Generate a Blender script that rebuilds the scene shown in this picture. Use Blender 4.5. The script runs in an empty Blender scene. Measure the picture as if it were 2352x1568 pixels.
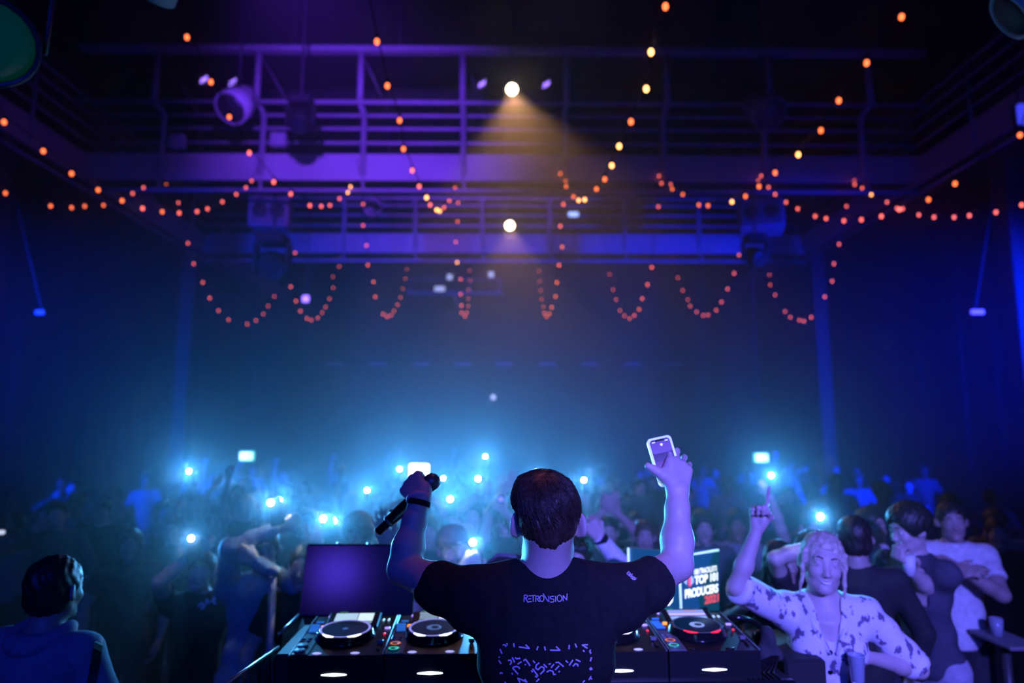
import bpy, bmesh, math, random
import numpy as np
from mathutils import Vector, Matrix, Euler, Quaternion
from mathutils.bvhtree import BVHTree
R = math.radians
random.seed(7)
S = bpy.context.scene
COL = S.collection

# ------------------------------------------------------------------ camera
CAMZ = 2.4
cam_d = bpy.data.cameras.new('camera')
cam = bpy.data.objects.new('camera', cam_d)
COL.objects.link(cam)
cam_d.sensor_width = 36.0
cam_d.lens = 24.0
cam_d.clip_start = 0.05
cam_d.clip_end = 200
PITCH, YAW = R(7.85), R(-0.6)
cam.location = (0, 0, CAMZ)
cam.rotation_euler = (R(90) + PITCH, 0, YAW)
cam_d.dof.use_dof = True
cam_d.dof.focus_distance = 1.8
cam_d.dof.aperture_fstop = 1.5
S.camera = cam
F = 1568.0
CM = Matrix.Translation((0, 0, CAMZ)) @ Euler((R(90) + PITCH, 0, YAW)).to_matrix().to_4x4()
CR = CM.to_3x3()

def ray(px, py):
    return CR @ Vector(((px - 1176) / F, -(py - 784) / F, -1.0))
def at(px, py, d):
    """point seen at that pixel of the photo, at camera depth d"""
    return Vector((0, 0, CAMZ)) + ray(px, py) * d
def at_y(px, py, Y):
    v = ray(px, py); return Vector((0, 0, CAMZ)) + v * (Y / v.y)
def at_x(px, py, X):
    v = ray(px, py); return Vector((0, 0, CAMZ)) + v * (X / v.x)
def at_z(px, py, Z):
    v = ray(px, py); return Vector((0, 0, CAMZ)) + v * ((Z - CAMZ) / v.z)

# ------------------------------------------------------------------ world, exposure
S.view_settings.view_transform = 'Standard'
S.view_settings.look = 'None'
S.view_settings.gamma = 1.0
S.view_settings.use_curve_mapping = False
S.view_settings.exposure = 0.0
W = bpy.data.worlds.new('World'); S.world = W
W.use_nodes = True
W.node_tree.nodes['Background'].inputs[0].default_value = (0.0, 0.001, 0.01, 1)
W.node_tree.nodes['Background'].inputs[1].default_value = 0.0
cy = S.cycles
cy.max_bounces = 4
cy.diffuse_bounces = 2
cy.glossy_bounces = 2
cy.transmission_bounces = 3
cy.transparent_max_bounces = 6
cy.volume_bounces = 0
cy.sample_clamp_indirect = 3.0
cy.caustics_reflective = False
cy.caustics_refractive = False
cy.use_denoising = True

# ------------------------------------------------------------------ lights
def spot(name, loc, target, power, color, angle, blend=0.6, radius=0.1):
    d = bpy.data.lights.new(name, 'SPOT')
    d.energy = power; d.color = color; d.spot_size = R(angle); d.spot_blend = blend
    d.shadow_soft_size = radius
    o = bpy.data.objects.new(name, d); COL.objects.link(o)
    o.location = loc
    o.rotation_euler = (Vector(target) - Vector(loc)).to_track_quat('-Z', 'Y').to_euler()
    return o
def area(name, loc, target, power, color, sx, sy):
    d = bpy.data.lights.new(name, 'AREA')
    d.energy = power; d.color = color; d.shape = 'RECTANGLE'; d.size = sx; d.size_y = sy
    o = bpy.data.objects.new(name, d); COL.objects.link(o)
    o.location = loc
    o.rotation_euler = (Vector(target) - Vector(loc)).to_track_quat('-Z', 'Y').to_euler()
    return o
BLUE = (0.0, 0.06, 1.0)
VIOLET = (0.22, 0.10, 1.0)
spot('violet_catwalk_spot', (-2.3, 5.4, 7.5), (-2.75, 12.6, 7.95), 4800, (0.17, 0.038, 1.0), 56, 1.0, 0.12)
spot('hidden_violet_fill', (-2.4, 12.95, 7.5), (-1.9, 17.7, 7.8), 900, (0.16, 0.04, 1.0), 95, 1.0, 0.1)  # added out of view behind the front fascia to turn the rear catwalk violet
spot('blue_haze_fill', (8.9, 4.6, 3.5), (4.6, 18.0, 3.6), 34000, (0.0, 0.012, 1.0), 50, 1.0, 0.2)  # unseen, added by the right wall to tint the haze blue
spot('blue_haze_fill', (-8.9, 4.6, 3.5), (-4.2, 18.0, 3.6), 19000, (0.0, 0.022, 1.0), 50, 1.0, 0.2)  # weaker unseen one, added for the haze on the left
spot('lavender_front_spot', (1.2, -3.0, 3.9), (1.35, 3.0, 1.75), 3400, (0.145, 0.13, 1.0), 34, 0.8, 0.12)
area('blue_stage_lamp', (-0.8, -3.4, 4.6), (0.0, 2.5, 1.6), 100, (0.0, 0.045, 1.0), 1.0, 0.5)
spot('warm_top_fill', (0.15, 3.1, 6.4), (0.09, 1.78, 1.9), 85, (1.0, 0.22, 0.10), 14, 0.8, 0.1)  # unseen, added overhead for the warm light on hair and arms
WARM = (1.0, 0.48, 0.16)
TORCH_W, TORCH_COL, WARM_W, HAZE_D, HAZE_G = 105.0, (0.06, 0.42, 1.0), 400.0, 0.036, 0.62

# ------------------------------------------------------------------ helpers: materials
MATS = {}
def mat(name, col, rough=0.6, metal=0.0, emit=None, es=0.0, var=0.15, scale=8.0, bump=0.0, spec=0.5, sample=False, alpha=None):
    if name in MATS: return MATS[name]
    m = bpy.data.materials.new(name); m.use_nodes = True
    nt = m.node_tree; b = nt.nodes['Principled BSDF']
    b.inputs['Roughness'].default_value = rough
    b.inputs['Metallic'].default_value = metal
    b.inputs['Specular IOR Level'].default_value = spec
    b.inputs['Base Color'].default_value = (*col, 1)
    if var > 0 or bump > 0:
        tc = nt.nodes.new('ShaderNodeTexCoord')
        nz = nt.nodes.new('ShaderNodeTexNoise'); nz.inputs['Scale'].default_value = scale
        nz.inputs['Detail'].default_value = 3
        nt.links.new(tc.outputs['Object'], nz.inputs['Vector'])
        if var > 0:
            cr = nt.nodes.new('ShaderNodeValToRGB')
            cr.color_ramp.elements[0].position = 0.3; cr.color_ramp.elements[1].position = 0.7
            cr.color_ramp.elements[0].color = (*[c * (1 - var) for c in col], 1)
            cr.color_ramp.elements[1].color = (*[min(1, c * (1 + var)) for c in col], 1)
            nt.links.new(nz.outputs['Fac'], cr.inputs['Fac'])
            nt.links.new(cr.outputs['Color'], b.inputs['Base Color'])
        if bump > 0:
            bp = nt.nodes.new('ShaderNodeBump'); bp.inputs['Strength'].default_value = bump
            bp.inputs['Distance'].default_value = 0.01
            nt.links.new(nz.outputs['Fac'], bp.inputs['Height'])
            nt.links.new(bp.outputs['Normal'], b.inputs['Normal'])
    if emit is not None:
        b.inputs['Emission Color'].default_value = (*emit, 1)
        b.inputs['Emission Strength'].default_value = es
        if not sample:
            m.cycles.emission_sampling = 'NONE'
    MATS[name] = m
    return m

# ------------------------------------------------------------------ helpers: mesh builder
class MB:
    def __init__(s):
        s.v = []; s.f = []; s.m = []
    def add(s, vs, fs, mi=0):
        o = len(s.v)
        s.v.extend([tuple(p) for p in vs])
        s.f.extend([tuple(i + o for i in f) for f in fs]); s.m.extend([mi] * len(fs))
        return s
    def box(s, c, size, rot=None, mi=0, bevel=0.0):
        hx, hy, hz = size[0] / 2, size[1] / 2, size[2] / 2
        if bevel > 0:
            b = min(bevel, hx * .9, hy * .9, hz * .9)
            bm = bmesh.new(); bmesh.ops.create_cube(bm, size=1)
            for v in bm.verts: v.co = Vector((v.co.x * 2 * hx, v.co.y * 2 * hy, v.co.z * 2 * hz))
            bmesh.ops.bevel(bm, geom=bm.edges[:], offset=b, segments=1, affect='EDGES')
            vs = [v.co.copy() for v in bm.verts]
            bm.verts.index_update()
            fs = [[v.index for v in f.verts] for f in bm.faces]
            bm.free()
        else:
            vs = [Vector((x * hx, y * hy, z * hz)) for x in (-1, 1) for y in (-1, 1) for z in (-1, 1)]
            fs = [(0, 1, 3, 2), (4, 6, 7, 5), (0, 4, 5, 1), (2, 3, 7, 6), (0, 2, 6, 4), (1, 5, 7, 3)]
        if rot is not None: vs = [rot @ v for v in vs]
        c = Vector(c)
        return s.add([v + c for v in vs], fs, mi)
    def lohi(s, lo, hi, mi=0, bevel=0.0):
        return s.box([(a + b) / 2 for a, b in zip(lo, hi)], [b - a for a, b in zip(lo, hi)], None, mi, bevel)
    def tube(s, pts, r, n=8, mi=0, caps=True):
        pts = [Vector(p) for p in pts]
        rs = r if isinstance(r, (list, tuple)) else [r] * len(pts)
        vs = []; fs = []
        up = None
        for i, p in enumerate(pts):
            t = (pts[min(i + 1, len(pts) - 1)] - pts[max(i - 1, 0)])
            if t.length < 1e-9: t = Vector((0, 0, 1))
            t.normalize()
            if up is None:
                up = t.orthogonal().normalized()
            else:
                up = (up - t * up.dot(t))
                if up.length < 1e-6: up = t.orthogonal()
                up.normalize()
            w = t.cross(up)
            for k in range(n):
                a = 2 * math.pi * k / n
                vs.append(p + (up * math.cos(a) + w * math.sin(a)) * rs[i])
        for i in range(len(pts) - 1):
            for k in range(n):
                k2 = (k + 1) % n
                fs.append((i * n + k, i * n + k2, (i + 1) * n + k2, (i + 1) * n + k))
        if caps:
            fs.append(tuple(range(n))[::-1]); fs.append(tuple((len(pts) - 1) * n + k for k in range(n)))
        return s.add(vs, fs, mi)
    def lathe(s, prof, n=24, M=None, mi=0):
        """prof: list of (radius, z); M: matrix to place it"""
        vs = []; fs = []
        for (r, z) in prof:
            for k in range(n):
                a = 2 * math.pi * k / n
                vs.append(Vector((r * math.cos(a), r * math.sin(a), z)))
        for i in range(len(prof) - 1):
            for k in range(n):
                k2 = (k + 1) % n
                fs.append((i * n + k, i * n + k2, (i + 1) * n + k2, (i + 1) * n + k))
        fs.append(tuple(range(n))[::-1]); fs.append(tuple((len(prof) - 1) * n + k for k in range(n)))
        if M is not None: vs = [M @ v for v in vs]
        return s.add(vs, fs, mi)
    def ball(s, c, r, seg=10, rings=6, mi=0, rot=None):
        rx, ry, rz = (r, r, r) if not isinstance(r, (tuple, list)) else r
        vs = [Vector((0, 0, rz))]; fs = []
        for i in range(1, rings):
            th = math.pi * i / rings
            for k in range(seg):
                a = 2 * math.pi * k / seg
                vs.append(Vector((rx * math.sin(th) * math.cos(a), ry * math.sin(th) * math.sin(a), rz * math.cos(th))))
        vs.append(Vector((0, 0, -rz)))
        for k in range(seg): fs.append((0, 1 + k, 1 + (k + 1) % seg))
        for i in range(rings - 2):
            for k in range(seg):
                a = 1 + i * seg + k; b = 1 + i * seg + (k + 1) % seg
                fs.append((a, a + seg, b + seg, b))
        L = len(vs) - 1
        for k in range(seg): fs.append((L, 1 + (rings - 2) * seg + (k + 1) % seg, 1 + (rings - 2) * seg + k))
        if rot is not None: vs = [rot @ v for v in vs]
        c = Vector(c)
        return s.add([v + c for v in vs], fs, mi)
    def poly(s, pts, mi=0):
        return s.add(pts, [tuple(range(len(pts)))], mi)
    def mesh(s, name, mats, smooth=False):
        me = bpy.data.meshes.new(name)
        me.from_pydata([tuple(v) for v in s.v], [], s.f)
        for m in (mats if isinstance(mats, (list, tuple)) else [mats]): me.materials.append(m)
        me.polygons.foreach_set('material_index', s.m)
        if smooth: me.polygons.foreach_set('use_smooth', [True] * len(me.polygons))
        me.update()
        return me

def link(name, me, parent=None, loc=None):
    o = bpy.data.objects.new(name, me); COL.objects.link(o)
    if loc is not None: o.location = loc
    if parent is not None:
        o.parent = parent
        # the geometry of a part is written in world coordinates
        o.matrix_parent_inverse = PINV.get(parent.name, Matrix.Identity(4))
    return o
PINV = {}
def tag(o, label=None, cat=None, group=None, kind=None):
    if label: o['label'] = label
    if cat: o['category'] = cat
    if group: o['group'] = group
    if kind: o['kind'] = kind
    return o
def thing(name, label, cat, loc=(0, 0, 0), group=None):
    """an Empty at the base of a thing; its parts, written in world coordinates, are parented to it"""
    o = bpy.data.objects.new(name, None); COL.objects.link(o)
    o.location = loc; o.empty_display_size = 0.1
    PINV[o.name] = Matrix.Translation(-Vector(loc))
    return tag(o, label, cat, group)
def part(name, mb, mats, parent, smooth=False, label=None):
    me = mb.mesh(name, mats, smooth) if isinstance(mb, MB) else mb
    o = link(name, me, parent)
    if parent.name not in PINV or parent.type == 'MESH':
        o.matrix_parent_inverse = Matrix.Identity(4) if parent.type != 'MESH' else PINV.get('m:' + parent.name, Matrix.Identity(4))
    if label: o['label'] = label
    return o
def solo(name, mb, mats, label, cat, group=None, smooth=False):
    """a thing that is one mesh; its origin is put at its lowest centre"""
    lo = [min(v[i] for v in mb.v) for i in range(3)]; hi = [max(v[i] for v in mb.v) for i in range(3)]
    c = Vector(((lo[0] + hi[0]) / 2, (lo[1] + hi[1]) / 2, lo[2]))
    mb.v = [tuple(Vector(v) - c) for v in mb.v]
    o = link(name, mb.mesh(name, mats, smooth), None, c)
    return tag(o, label, cat, group)
def structure(name, mb, mats, label=None, cat=None):
    o = link(name, mb.mesh(name, mats))
    return tag(o, label, cat, None, 'structure')
def subpart(name, mb, mats, parent, smooth=False, label=None):
    """child of a part; the part itself sits, in world coordinates, under its thing"""
    o = link(name, mb.mesh(name, mats, smooth))
    o.parent = parent
    if label: o['label'] = label
    return o
def copy_thing(root, loc=None, rotz=None, label=None, group=None):
    c = root.copy(); COL.objects.link(c)
    if loc is not None: c.location = loc
    if rotz is not None: c.rotation_euler = (0, 0, rotz)
    if label: c['label'] = label
    if group: c['group'] = group
    kids = [o for o in KIDS(root)]
    for k in kids:
        d = k.copy(); COL.objects.link(d); d.parent = c
        for g in KIDS(k):
            e = g.copy(); COL.objects.link(e); e.parent = d
    return c
def KIDS(o):
    return [x for x in bpy.data.objects if x.parent == o]

def text_mesh(txt, size, depth=0.0, bold=0.0, spacing=1.0, shear=0.0):
    """flat lettering as (verts, faces) in its own x/y plane, left-aligned at the origin, height `size` for a capital"""
    cu = bpy.data.curves.new('lettering', 'FONT')
    cu.body = txt; cu.size = size / 0.69; cu.offset = bold; cu.space_character = spacing; cu.shear = shear
    cu.resolution_u = 3; cu.extrude = depth
    ob = bpy.data.objects.new('lettering', cu); COL.objects.link(ob)
    dg = bpy.context.evaluated_depsgraph_get()
    me = bpy.data.meshes.new_from_object(ob.evaluated_get(dg))
    vs = [v.co.copy() for v in me.vertices]; fs = [tuple(p.vertices) for p in me.polygons]
    bpy.data.objects.remove(ob); bpy.data.meshes.remove(me); bpy.data.curves.remove(cu)
    return vs, fs

# ------------------------------------------------------------------ helpers: bodies as smooth signed-distance clay
class Clay:
    def __init__(s, lo, hi, vox):
        s.vox = vox
        s.lo = np.array(lo, dtype=np.float64)
        n = np.ceil((np.array(hi) - s.lo) / vox).astype(int) + 1
        s.ax = [(s.lo[i] + vox * np.arange(n[i])).astype(np.float32) for i in range(3)]
        s.d = np.full(tuple(n), 0.25, dtype=np.float32)
    def win(s, lo, hi):
        sl = []
        for i in range(3):
            a = int(np.floor((lo[i] - s.lo[i]) / s.vox)); b = int(np.ceil((hi[i] - s.lo[i]) / s.vox)) + 1
            a = max(a, 0); b = min(b, len(s.ax[i]))
            if b <= a: return None
            sl.append(slice(a, b))
        return tuple(sl)
    def grid(s, sl):
        return s.ax[0][sl[0]][:, None, None], s.ax[1][sl[1]][None, :, None], s.ax[2][sl[2]][None, None, :]
    def put(s, sl, f, k, sub=False):
        d = s.d[sl]
        if sub:
            f = -f
            h = np.clip(0.5 - 0.5 * (f - d) / k, 0, 1)
            s.d[sl] = f * (1 - h) + d * h + k * h * (1 - h)
        else:
            h = np.clip(0.5 + 0.5 * (f - d) / k, 0, 1)
            s.d[sl] = f * (1 - h) + d * h - k * h * (1 - h)
    def cap(s, a, b, ra, rb=None, k=0.02, sub=False):
        rb = ra if rb is None else rb
        a = np.array(a, dtype=np.float32); b = np.array(b, dtype=np.float32)
        m = k + 3 * s.vox
        sl = s.win(np.minimum(a - ra, b - rb) - m, np.maximum(a + ra, b + rb) + m)
        if sl is None: return s
        X, Y, Z = s.grid(sl)
        ba = b - a; L = float((ba * ba).sum()) + 1e-9
        px, py, pz = X - a[0], Y - a[1], Z - a[2]
        h = np.clip((px * ba[0] + py * ba[1] + pz * ba[2]) / L, 0, 1)
        f = np.sqrt((px - ba[0] * h) ** 2 + (py - ba[1] * h) ** 2 + (pz - ba[2] * h) ** 2) - (ra + (rb - ra) * h)
        s.put(sl, f, k, sub); return s
    def ell(s, c, r, k=0.02, rot=None, sub=False):
        c = np.array(c, dtype=np.float32); R_ = max(r); m = k + 3 * s.vox
        sl = s.win(c - R_ - m, c + R_ + m)
        if sl is None: return s
        X, Y, Z = s.grid(sl)
        p = [X - c[0], Y - c[1], Z - c[2]]
        if rot is not None:
            q = np.array(rot.transposed())
            p = [q[i][0] * p[0] + q[i][1] * p[1] + q[i][2] * p[2] for i in range(3)]
        k0 = np.sqrt((p[0] / r[0]) ** 2 + (p[1] / r[1]) ** 2 + (p[2] / r[2]) ** 2)
        k1 = np.sqrt((p[0] / r[0] ** 2) ** 2 + (p[1] / r[1] ** 2) ** 2 + (p[2] / r[2] ** 2) ** 2) + 1e-6
        s.put(sl, k0 * (k0 - 1) / k1, k, sub); return s
    def cut(s, p, n, lo=None, hi=None):
        """remove everything on the side of plane (p, n) that n points to, inside the box lo..hi"""
        sl = s.win(lo, hi) if lo is not None else (slice(None),) * 3
        if sl is None: return s
        X, Y, Z = s.grid(sl); n = Vector(n).normalized()
        f = (X - p[0]) * n[0] + (Y - p[1]) * n[1] + (Z - p[2]) * n[2]
        s.d[sl] = np.maximum(s.d[sl], f); return s
    def shell(s, t):
        s.d = np.maximum(s.d, -(s.d + t)); return s
    def bump(s, f, sl=None):
        sl = sl or (slice(None),) * 3
        X, Y, Z = s.grid(sl); s.d[sl] = s.d[sl] + f(X, Y, Z); return s
    def mesh(s, name, mats, smooth_iters=0):
        """surface nets"""
        d = s.d; ins = d < 0
        nx, ny, nz = d.shape
        cnt = np.zeros((nx - 1, ny - 1, nz - 1), np.int8)
        for i in (0, 1):
            for j in (0, 1):
                for k in (0, 1):
                    cnt += ins[i:nx - 1 + i, j:ny - 1 + j, k:nz - 1 + k]
        act = (cnt > 0) & (cnt < 8)
        I = np.argwhere(act)
        idx = np.full(act.shape, -1, np.int64); idx[act] = np.arange(len(I))
        acc = np.zeros((len(I), 3)); num = np.zeros(len(I))
        corners = [(i, j, k) for i in (0, 1) for j in (0, 1) for k in (0, 1)]
        val = {c: d[I[:, 0] + c[0], I[:, 1] + c[1], I[:, 2] + c[2]] for c in corners}
        for c in corners:
            for ax in range(3):
                if c[ax] == 0:
                    e = list(c); e[ax] = 1; e = tuple(e)
                    a, b = val[c], val[e]
                    x = (a < 0) != (b < 0)
                    t = np.where(x, a / np.where(a == b, 1, a - b), 0)
                    for q in range(3):
                        acc[:, q] += np.where(x, c[q] + (t if q == ax else 0), 0)
                    num += x
        P = s.lo + s.vox * (I + acc / np.maximum(num, 1)[:, None])
        quads = []
        for ax in range(3):
            sh = [slice(1, -1)] * 3; sh[ax] = slice(0, -1)
            a = ins[tuple(sh)]
            sh2 = list(sh); sh2[ax] = slice(1, None)
            b = ins[tuple(sh2)]
            e = np.argwhere(a != b)
            if len(e) == 0: continue
            sgn = a[e[:, 0], e[:, 1], e[:, 2]]
            off = np.array([1, 1, 1]); off[ax] = 0
            e = e + off
            u, w = [(1, 2), (2, 0), (0, 1)][ax]
            def cell(du, dw):
                c = e.copy(); c[:, u] -= du; c[:, w] -= dw
                return idx[c[:, 0], c[:, 1], c[:, 2]]
            q = np.stack([cell(1, 1), cell(0, 1), cell(0, 0), cell(1, 0)], 1)
            q[~sgn] = q[~sgn][:, ::-1]
            quads.append(q)
        Q = np.concatenate(quads) if quads else np.zeros((0, 4), int)
        Q = Q[(Q >= 0).all(1)]
        for _ in range(smooth_iters):
            sm = np.zeros_like(P); n_ = np.zeros(len(P))
            for a, b in ((0, 1), (1, 2), (2, 3), (3, 0)):
                np.add.at(sm, Q[:, a], P[Q[:, b]]); np.add.at(n_, Q[:, a], 1)
                np.add.at(sm, Q[:, b], P[Q[:, a]]); np.add.at(n_, Q[:, b], 1)
            P = 0.5 * P + 0.5 * sm / np.maximum(n_, 1)[:, None]
        me = bpy.data.meshes.new(name)
        me.vertices.add(len(P)); me.vertices.foreach_set('co', P.astype(np.float32).ravel())
        me.loops.add(len(Q) * 4); me.loops.foreach_set('vertex_index', Q.astype(np.int32).ravel())
        me.polygons.add(len(Q)); me.polygons.foreach_set('loop_start', np.arange(0, len(Q) * 4, 4, dtype=np.int32))
        me.polygons.foreach_set('use_smooth', [True] * len(Q))
        for m in (mats if isinstance(mats, (list, tuple)) else [mats]): me.materials.append(m)
        me.update(calc_edges=True); me.validate()
        return me
def orient(d, up=(0, 0, 1)):
    return Vector(d).to_track_quat('Z', 'Y').to_matrix().to_4x4()

# ------------------------------------------------------------------ people
def V(*a): return Vector(a)
def ik(S_, T, l1, l2, pole):
    """two-bone arm from S_ to T: returns elbow and reachable wrist"""
    d = T - S_; L = d.length
    mx = (l1 + l2) * 0.985
    if L > mx: T = S_ + d * (mx / L); d = T - S_; L = mx
    L = max(L, abs(l1 - l2) + 0.02)
    a = (l1 * l1 - l2 * l2 + L * L) / (2 * L)
    hgt = math.sqrt(max(l1 * l1 - a * a, 1e-6))
    u = d.normalized(); p = pole - u * pole.dot(u)
    if p.length < 1e-4: p = u.orthogonal()
    return S_ + u * a + p.normalized() * hgt, T

FING = [(0.030, 0.088, 0.044, 0.026, 0.022, 0.0088), (0.010, 0.092, 0.048, 0.030, 0.024, 0.0090),
        (-0.011, 0.088, 0.044, 0.027, 0.022, 0.0085), (-0.030, 0.079, 0.034, 0.021, 0.019, 0.0075)]
def hand(c, w, u, n, side, pose='relax', s=1.0, k=0.006, grow=0.0):
    """w wrist, u along the fingers, n out of the back of the hand, side +1: index finger lies towards u x n ... of a right hand"""
    u = u.normalized(); n = (n - u * n.dot(u)).normalized(); l = u.cross(n) * side      # l: towards the thumb
    curls = {'relax': [(18, 25, 15)] * 4, 'open': [(4, 6, 4)] * 4, 'fist': [(75, 95, 60)] * 4, 'grip': [(55, 70, 45)] * 4,
             'point': [(4, 6, 4), (80, 100, 60), (82, 100, 60), (84, 100, 60)],
             'hold': [(15, 45, 40), (22, 60, 45), (28, 60, 45), (32, 62, 45)]}[pose]
    for (off, kd, *_r) in FING:
        c.cap(w + l * off * 0.45 * s, w + u * (kd - 0.006) * s + l * off * s, 0.0150 * s + grow, 0.0125 * s + grow, 0.012)
    c.ell(w + u * 0.03 * s + l * 0.02 * s - n * 0.008 * s, (0.02 * s + grow, 0.03 * s + grow, 0.018 * s + grow), 0.012,
          Matrix((l, u, n)).transposed())
    spread = {'open': 0.22, 'relax': 0.1}.get(pose, 0.02)
    for (off, kd, a1, a2, a3, r), cu in zip(FING, curls):
        p = w + u * kd * s + l * off * s
        d0 = (u + l * (off / 0.03) * spread * 0.5).normalized(); ang = 0
        rr = r * s + grow
        for L, a, q in zip((a1, a2, a3), cu, (1.0, 0.94, 0.86)):
            ang += R(a)
            d = d0 * math.cos(ang) - n * math.sin(ang)
            e = p + d * L * s
            c.cap(p, e, rr * q, rr * q * 0.93, k); p = e
    # thumb: leaves the side of the palm near its base
    if pose in ('fist', 'grip', 'point'):
        pts = [w + u * 0.022 * s + l * 0.024 * s, w + u * 0.055 * s + l * 0.047 * s - n * 0.018 * s,
               w + u * 0.078 * s + l * 0.030 * s - n * 0.042 * s, w + u * 0.088 * s + l * 0.008 * s - n * 0.050 * s]
    else:
        pts = [w + u * 0.020 * s + l * 0.024 * s, w + u * 0.050 * s + l * 0.056 * s - n * 0.012 * s,
               w + u * 0.080 * s + l * 0.072 * s - n * 0.020 * s, w + u * 0.104 * s + l * 0.076 * s - n * 0.026 * s]
    for i, r in enumerate((0.0135, 0.0112, 0.0098)):
        c.cap(pts[i], pts[i + 1], r * s + grow, r * s * 0.92 + grow, 0.008)

def head(c, H, M, s=1.0, ears=True, fine=True):
    """M columns: right, forward, up of the head"""
    P = lambda x, y, z: H + M @ (Vector((x, y, z)) * s)
    c.ell(P(0, -0.012, 0.022), (0.074 * s, 0.094 * s, 0.090 * s), 0.02, M)
    c.ell(P(0, 0.028, -0.035), (0.057 * s, 0.060 * s, 0.082 * s), 0.03, M)
    c.cap(P(-0.042, 0.012, -0.072), P(-0.012, 0.068, -0.098), 0.022 * s, 0.018 * s, 0.02)
    c.cap(P(0.042, 0.012, -0.072), P(0.012, 0.068, -0.098), 0.022 * s, 0.018 * s, 0.02)
    c.ell(P(0, 0.074, -0.100), (0.020 * s, 0.016 * s, 0.016 * s), 0.015, M)
    c.cap(P(-0.034, 0.072, 0.020), P(0.034, 0.072, 0.020), 0.013 * s, None, 0.015)
    for sg in (-1, 1):
        c.ell(P(sg * 0.036, 0.060, -0.034), (0.022 * s, 0.022 * s, 0.020 * s), 0.02, M)
        c.ell(P(sg * 0.031, 0.094, 0.001), (0.016 * s, 0.014 * s, 0.011 * s), 0.012, M, sub=True)
        c.ell(P(sg * 0.031, 0.072, 0.000), (0.013 * s, 0.013 * s, 0.012 * s), 0.004, M)
        if ears:
            er = M @ Euler((R(-12), 0, R(sg * 32))).to_matrix()
            c.ell(P(sg * 0.084, -0.010, -0.006), (0.0085 * s, 0.020 * s, 0.032 * s), 0.008, er)
            c.ell(P(sg * 0.078, 0.000, -0.028), (0.008 * s, 0.011 * s, 0.014 * s), 0.008, er)
            if fine: c.ell(P(sg * 0.094, 0.000, -0.002), (0.006 * s, 0.010 * s, 0.017 * s), 0.005, er, sub=True)
    c.cap(P(0, 0.080, 0.004), P(0, 0.101, -0.038), 0.0085 * s, 0.0125 * s, 0.010)
    for sg in (-1, 1): c.ell(P(sg * 0.012, 0.090, -0.042), (0.008 * s, 0.011 * s, 0.008 * s), 0.006, M)
    c.cap(P(-0.021, 0.076, -0.066), P(0, 0.085, -0.063), 0.006 * s, 0.0075 * s, 0.006)
    c.cap(P(0.021, 0.076, -0.066), P(0, 0.085, -0.063), 0.006 * s, 0.0075 * s, 0.006)
    c.cap(P(-0.017, 0.076, -0.076), P(0.017, 0.076, -0.076), 0.0075 * s, None, 0.006)
    if fine: c.cap(P(-0.022, 0.088, -0.0705), P(0.022, 0.088, -0.0705), 0.0030 * s, None, 0.004, sub=True)

def face_parts(root, H, M, s, m_white, m_iris, m_lip, m_brow, smile=False, m_lid=None):
    P = lambda x, y, z: H + M @ (Vector((x, y, z)) * s)
    for sg in (-1, 1):
        e = MB().ball(P(sg * 0.031, 0.0735, 0.000), 0.0128 * s, 12, 8)
        eo = part('eye', e, m_white, root, True)
        subpart('iris', MB().ball(P(sg * 0.031, 0.0815, 0.000), 0.0056 * s, 10, 6), m_iris, eo, True)
        if m_lid is not None:
            for axis, ang in ((Vector((0, .30, 1)), 72 if not smile else 78), (Vector((0, .25, -1)), 58 if not smile else 70)):
                rl = .0142 * s
                lid = MB().lathe([(max(.0001, rl * math.sin(R(ang * i / 5))), rl * math.cos(R(ang * i / 5))) for i in range(6)][::-1], 14,
                                 Matrix.Translation(P(sg * 0.031, 0.0728, 0.000)) @ orient(M @ axis.normalized()))
                part('eyelid', lid, m_lid, root, True)
        part('eyebrow', MB().tube([P(sg * 0.014, 0.087, 0.022), P(sg * 0.032, 0.085, 0.028), P(sg * 0.048, 0.073, 0.021)],
                                  [0.0035 * s, 0.004 * s, 0.002 * s], 6), m_brow, root, True)
    zz = 0.006 if smile else 0.0
    part('mouth', MB().tube([P(-0.026, 0.076, -0.069 + zz), P(-0.012, 0.0865, -0.0715), P(0, 0.0885, -0.072), P(0.012, 0.0865, -0.0715), P(0.026, 0.076, -0.069 + zz)],
                            [0.002 * s, 0.0045 * s, 0.005 * s, 0.0045 * s, 0.002 * s], 6), m_lip, root, True)

def head_matrix(f, tilt=0.0, nod=0.0):
    """f: where the face looks (horizontal); tilt to the person's right, nod up, degrees"""
    z = Vector((0, 0, 1)); r = f.cross(z).normalized()
    M = Matrix((r, f, z)).transposed()
    return M @ Matrix.Rotation(R(tilt), 3, 'Y') @ Matrix.Rotation(R(nod), 3, 'X')

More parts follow.
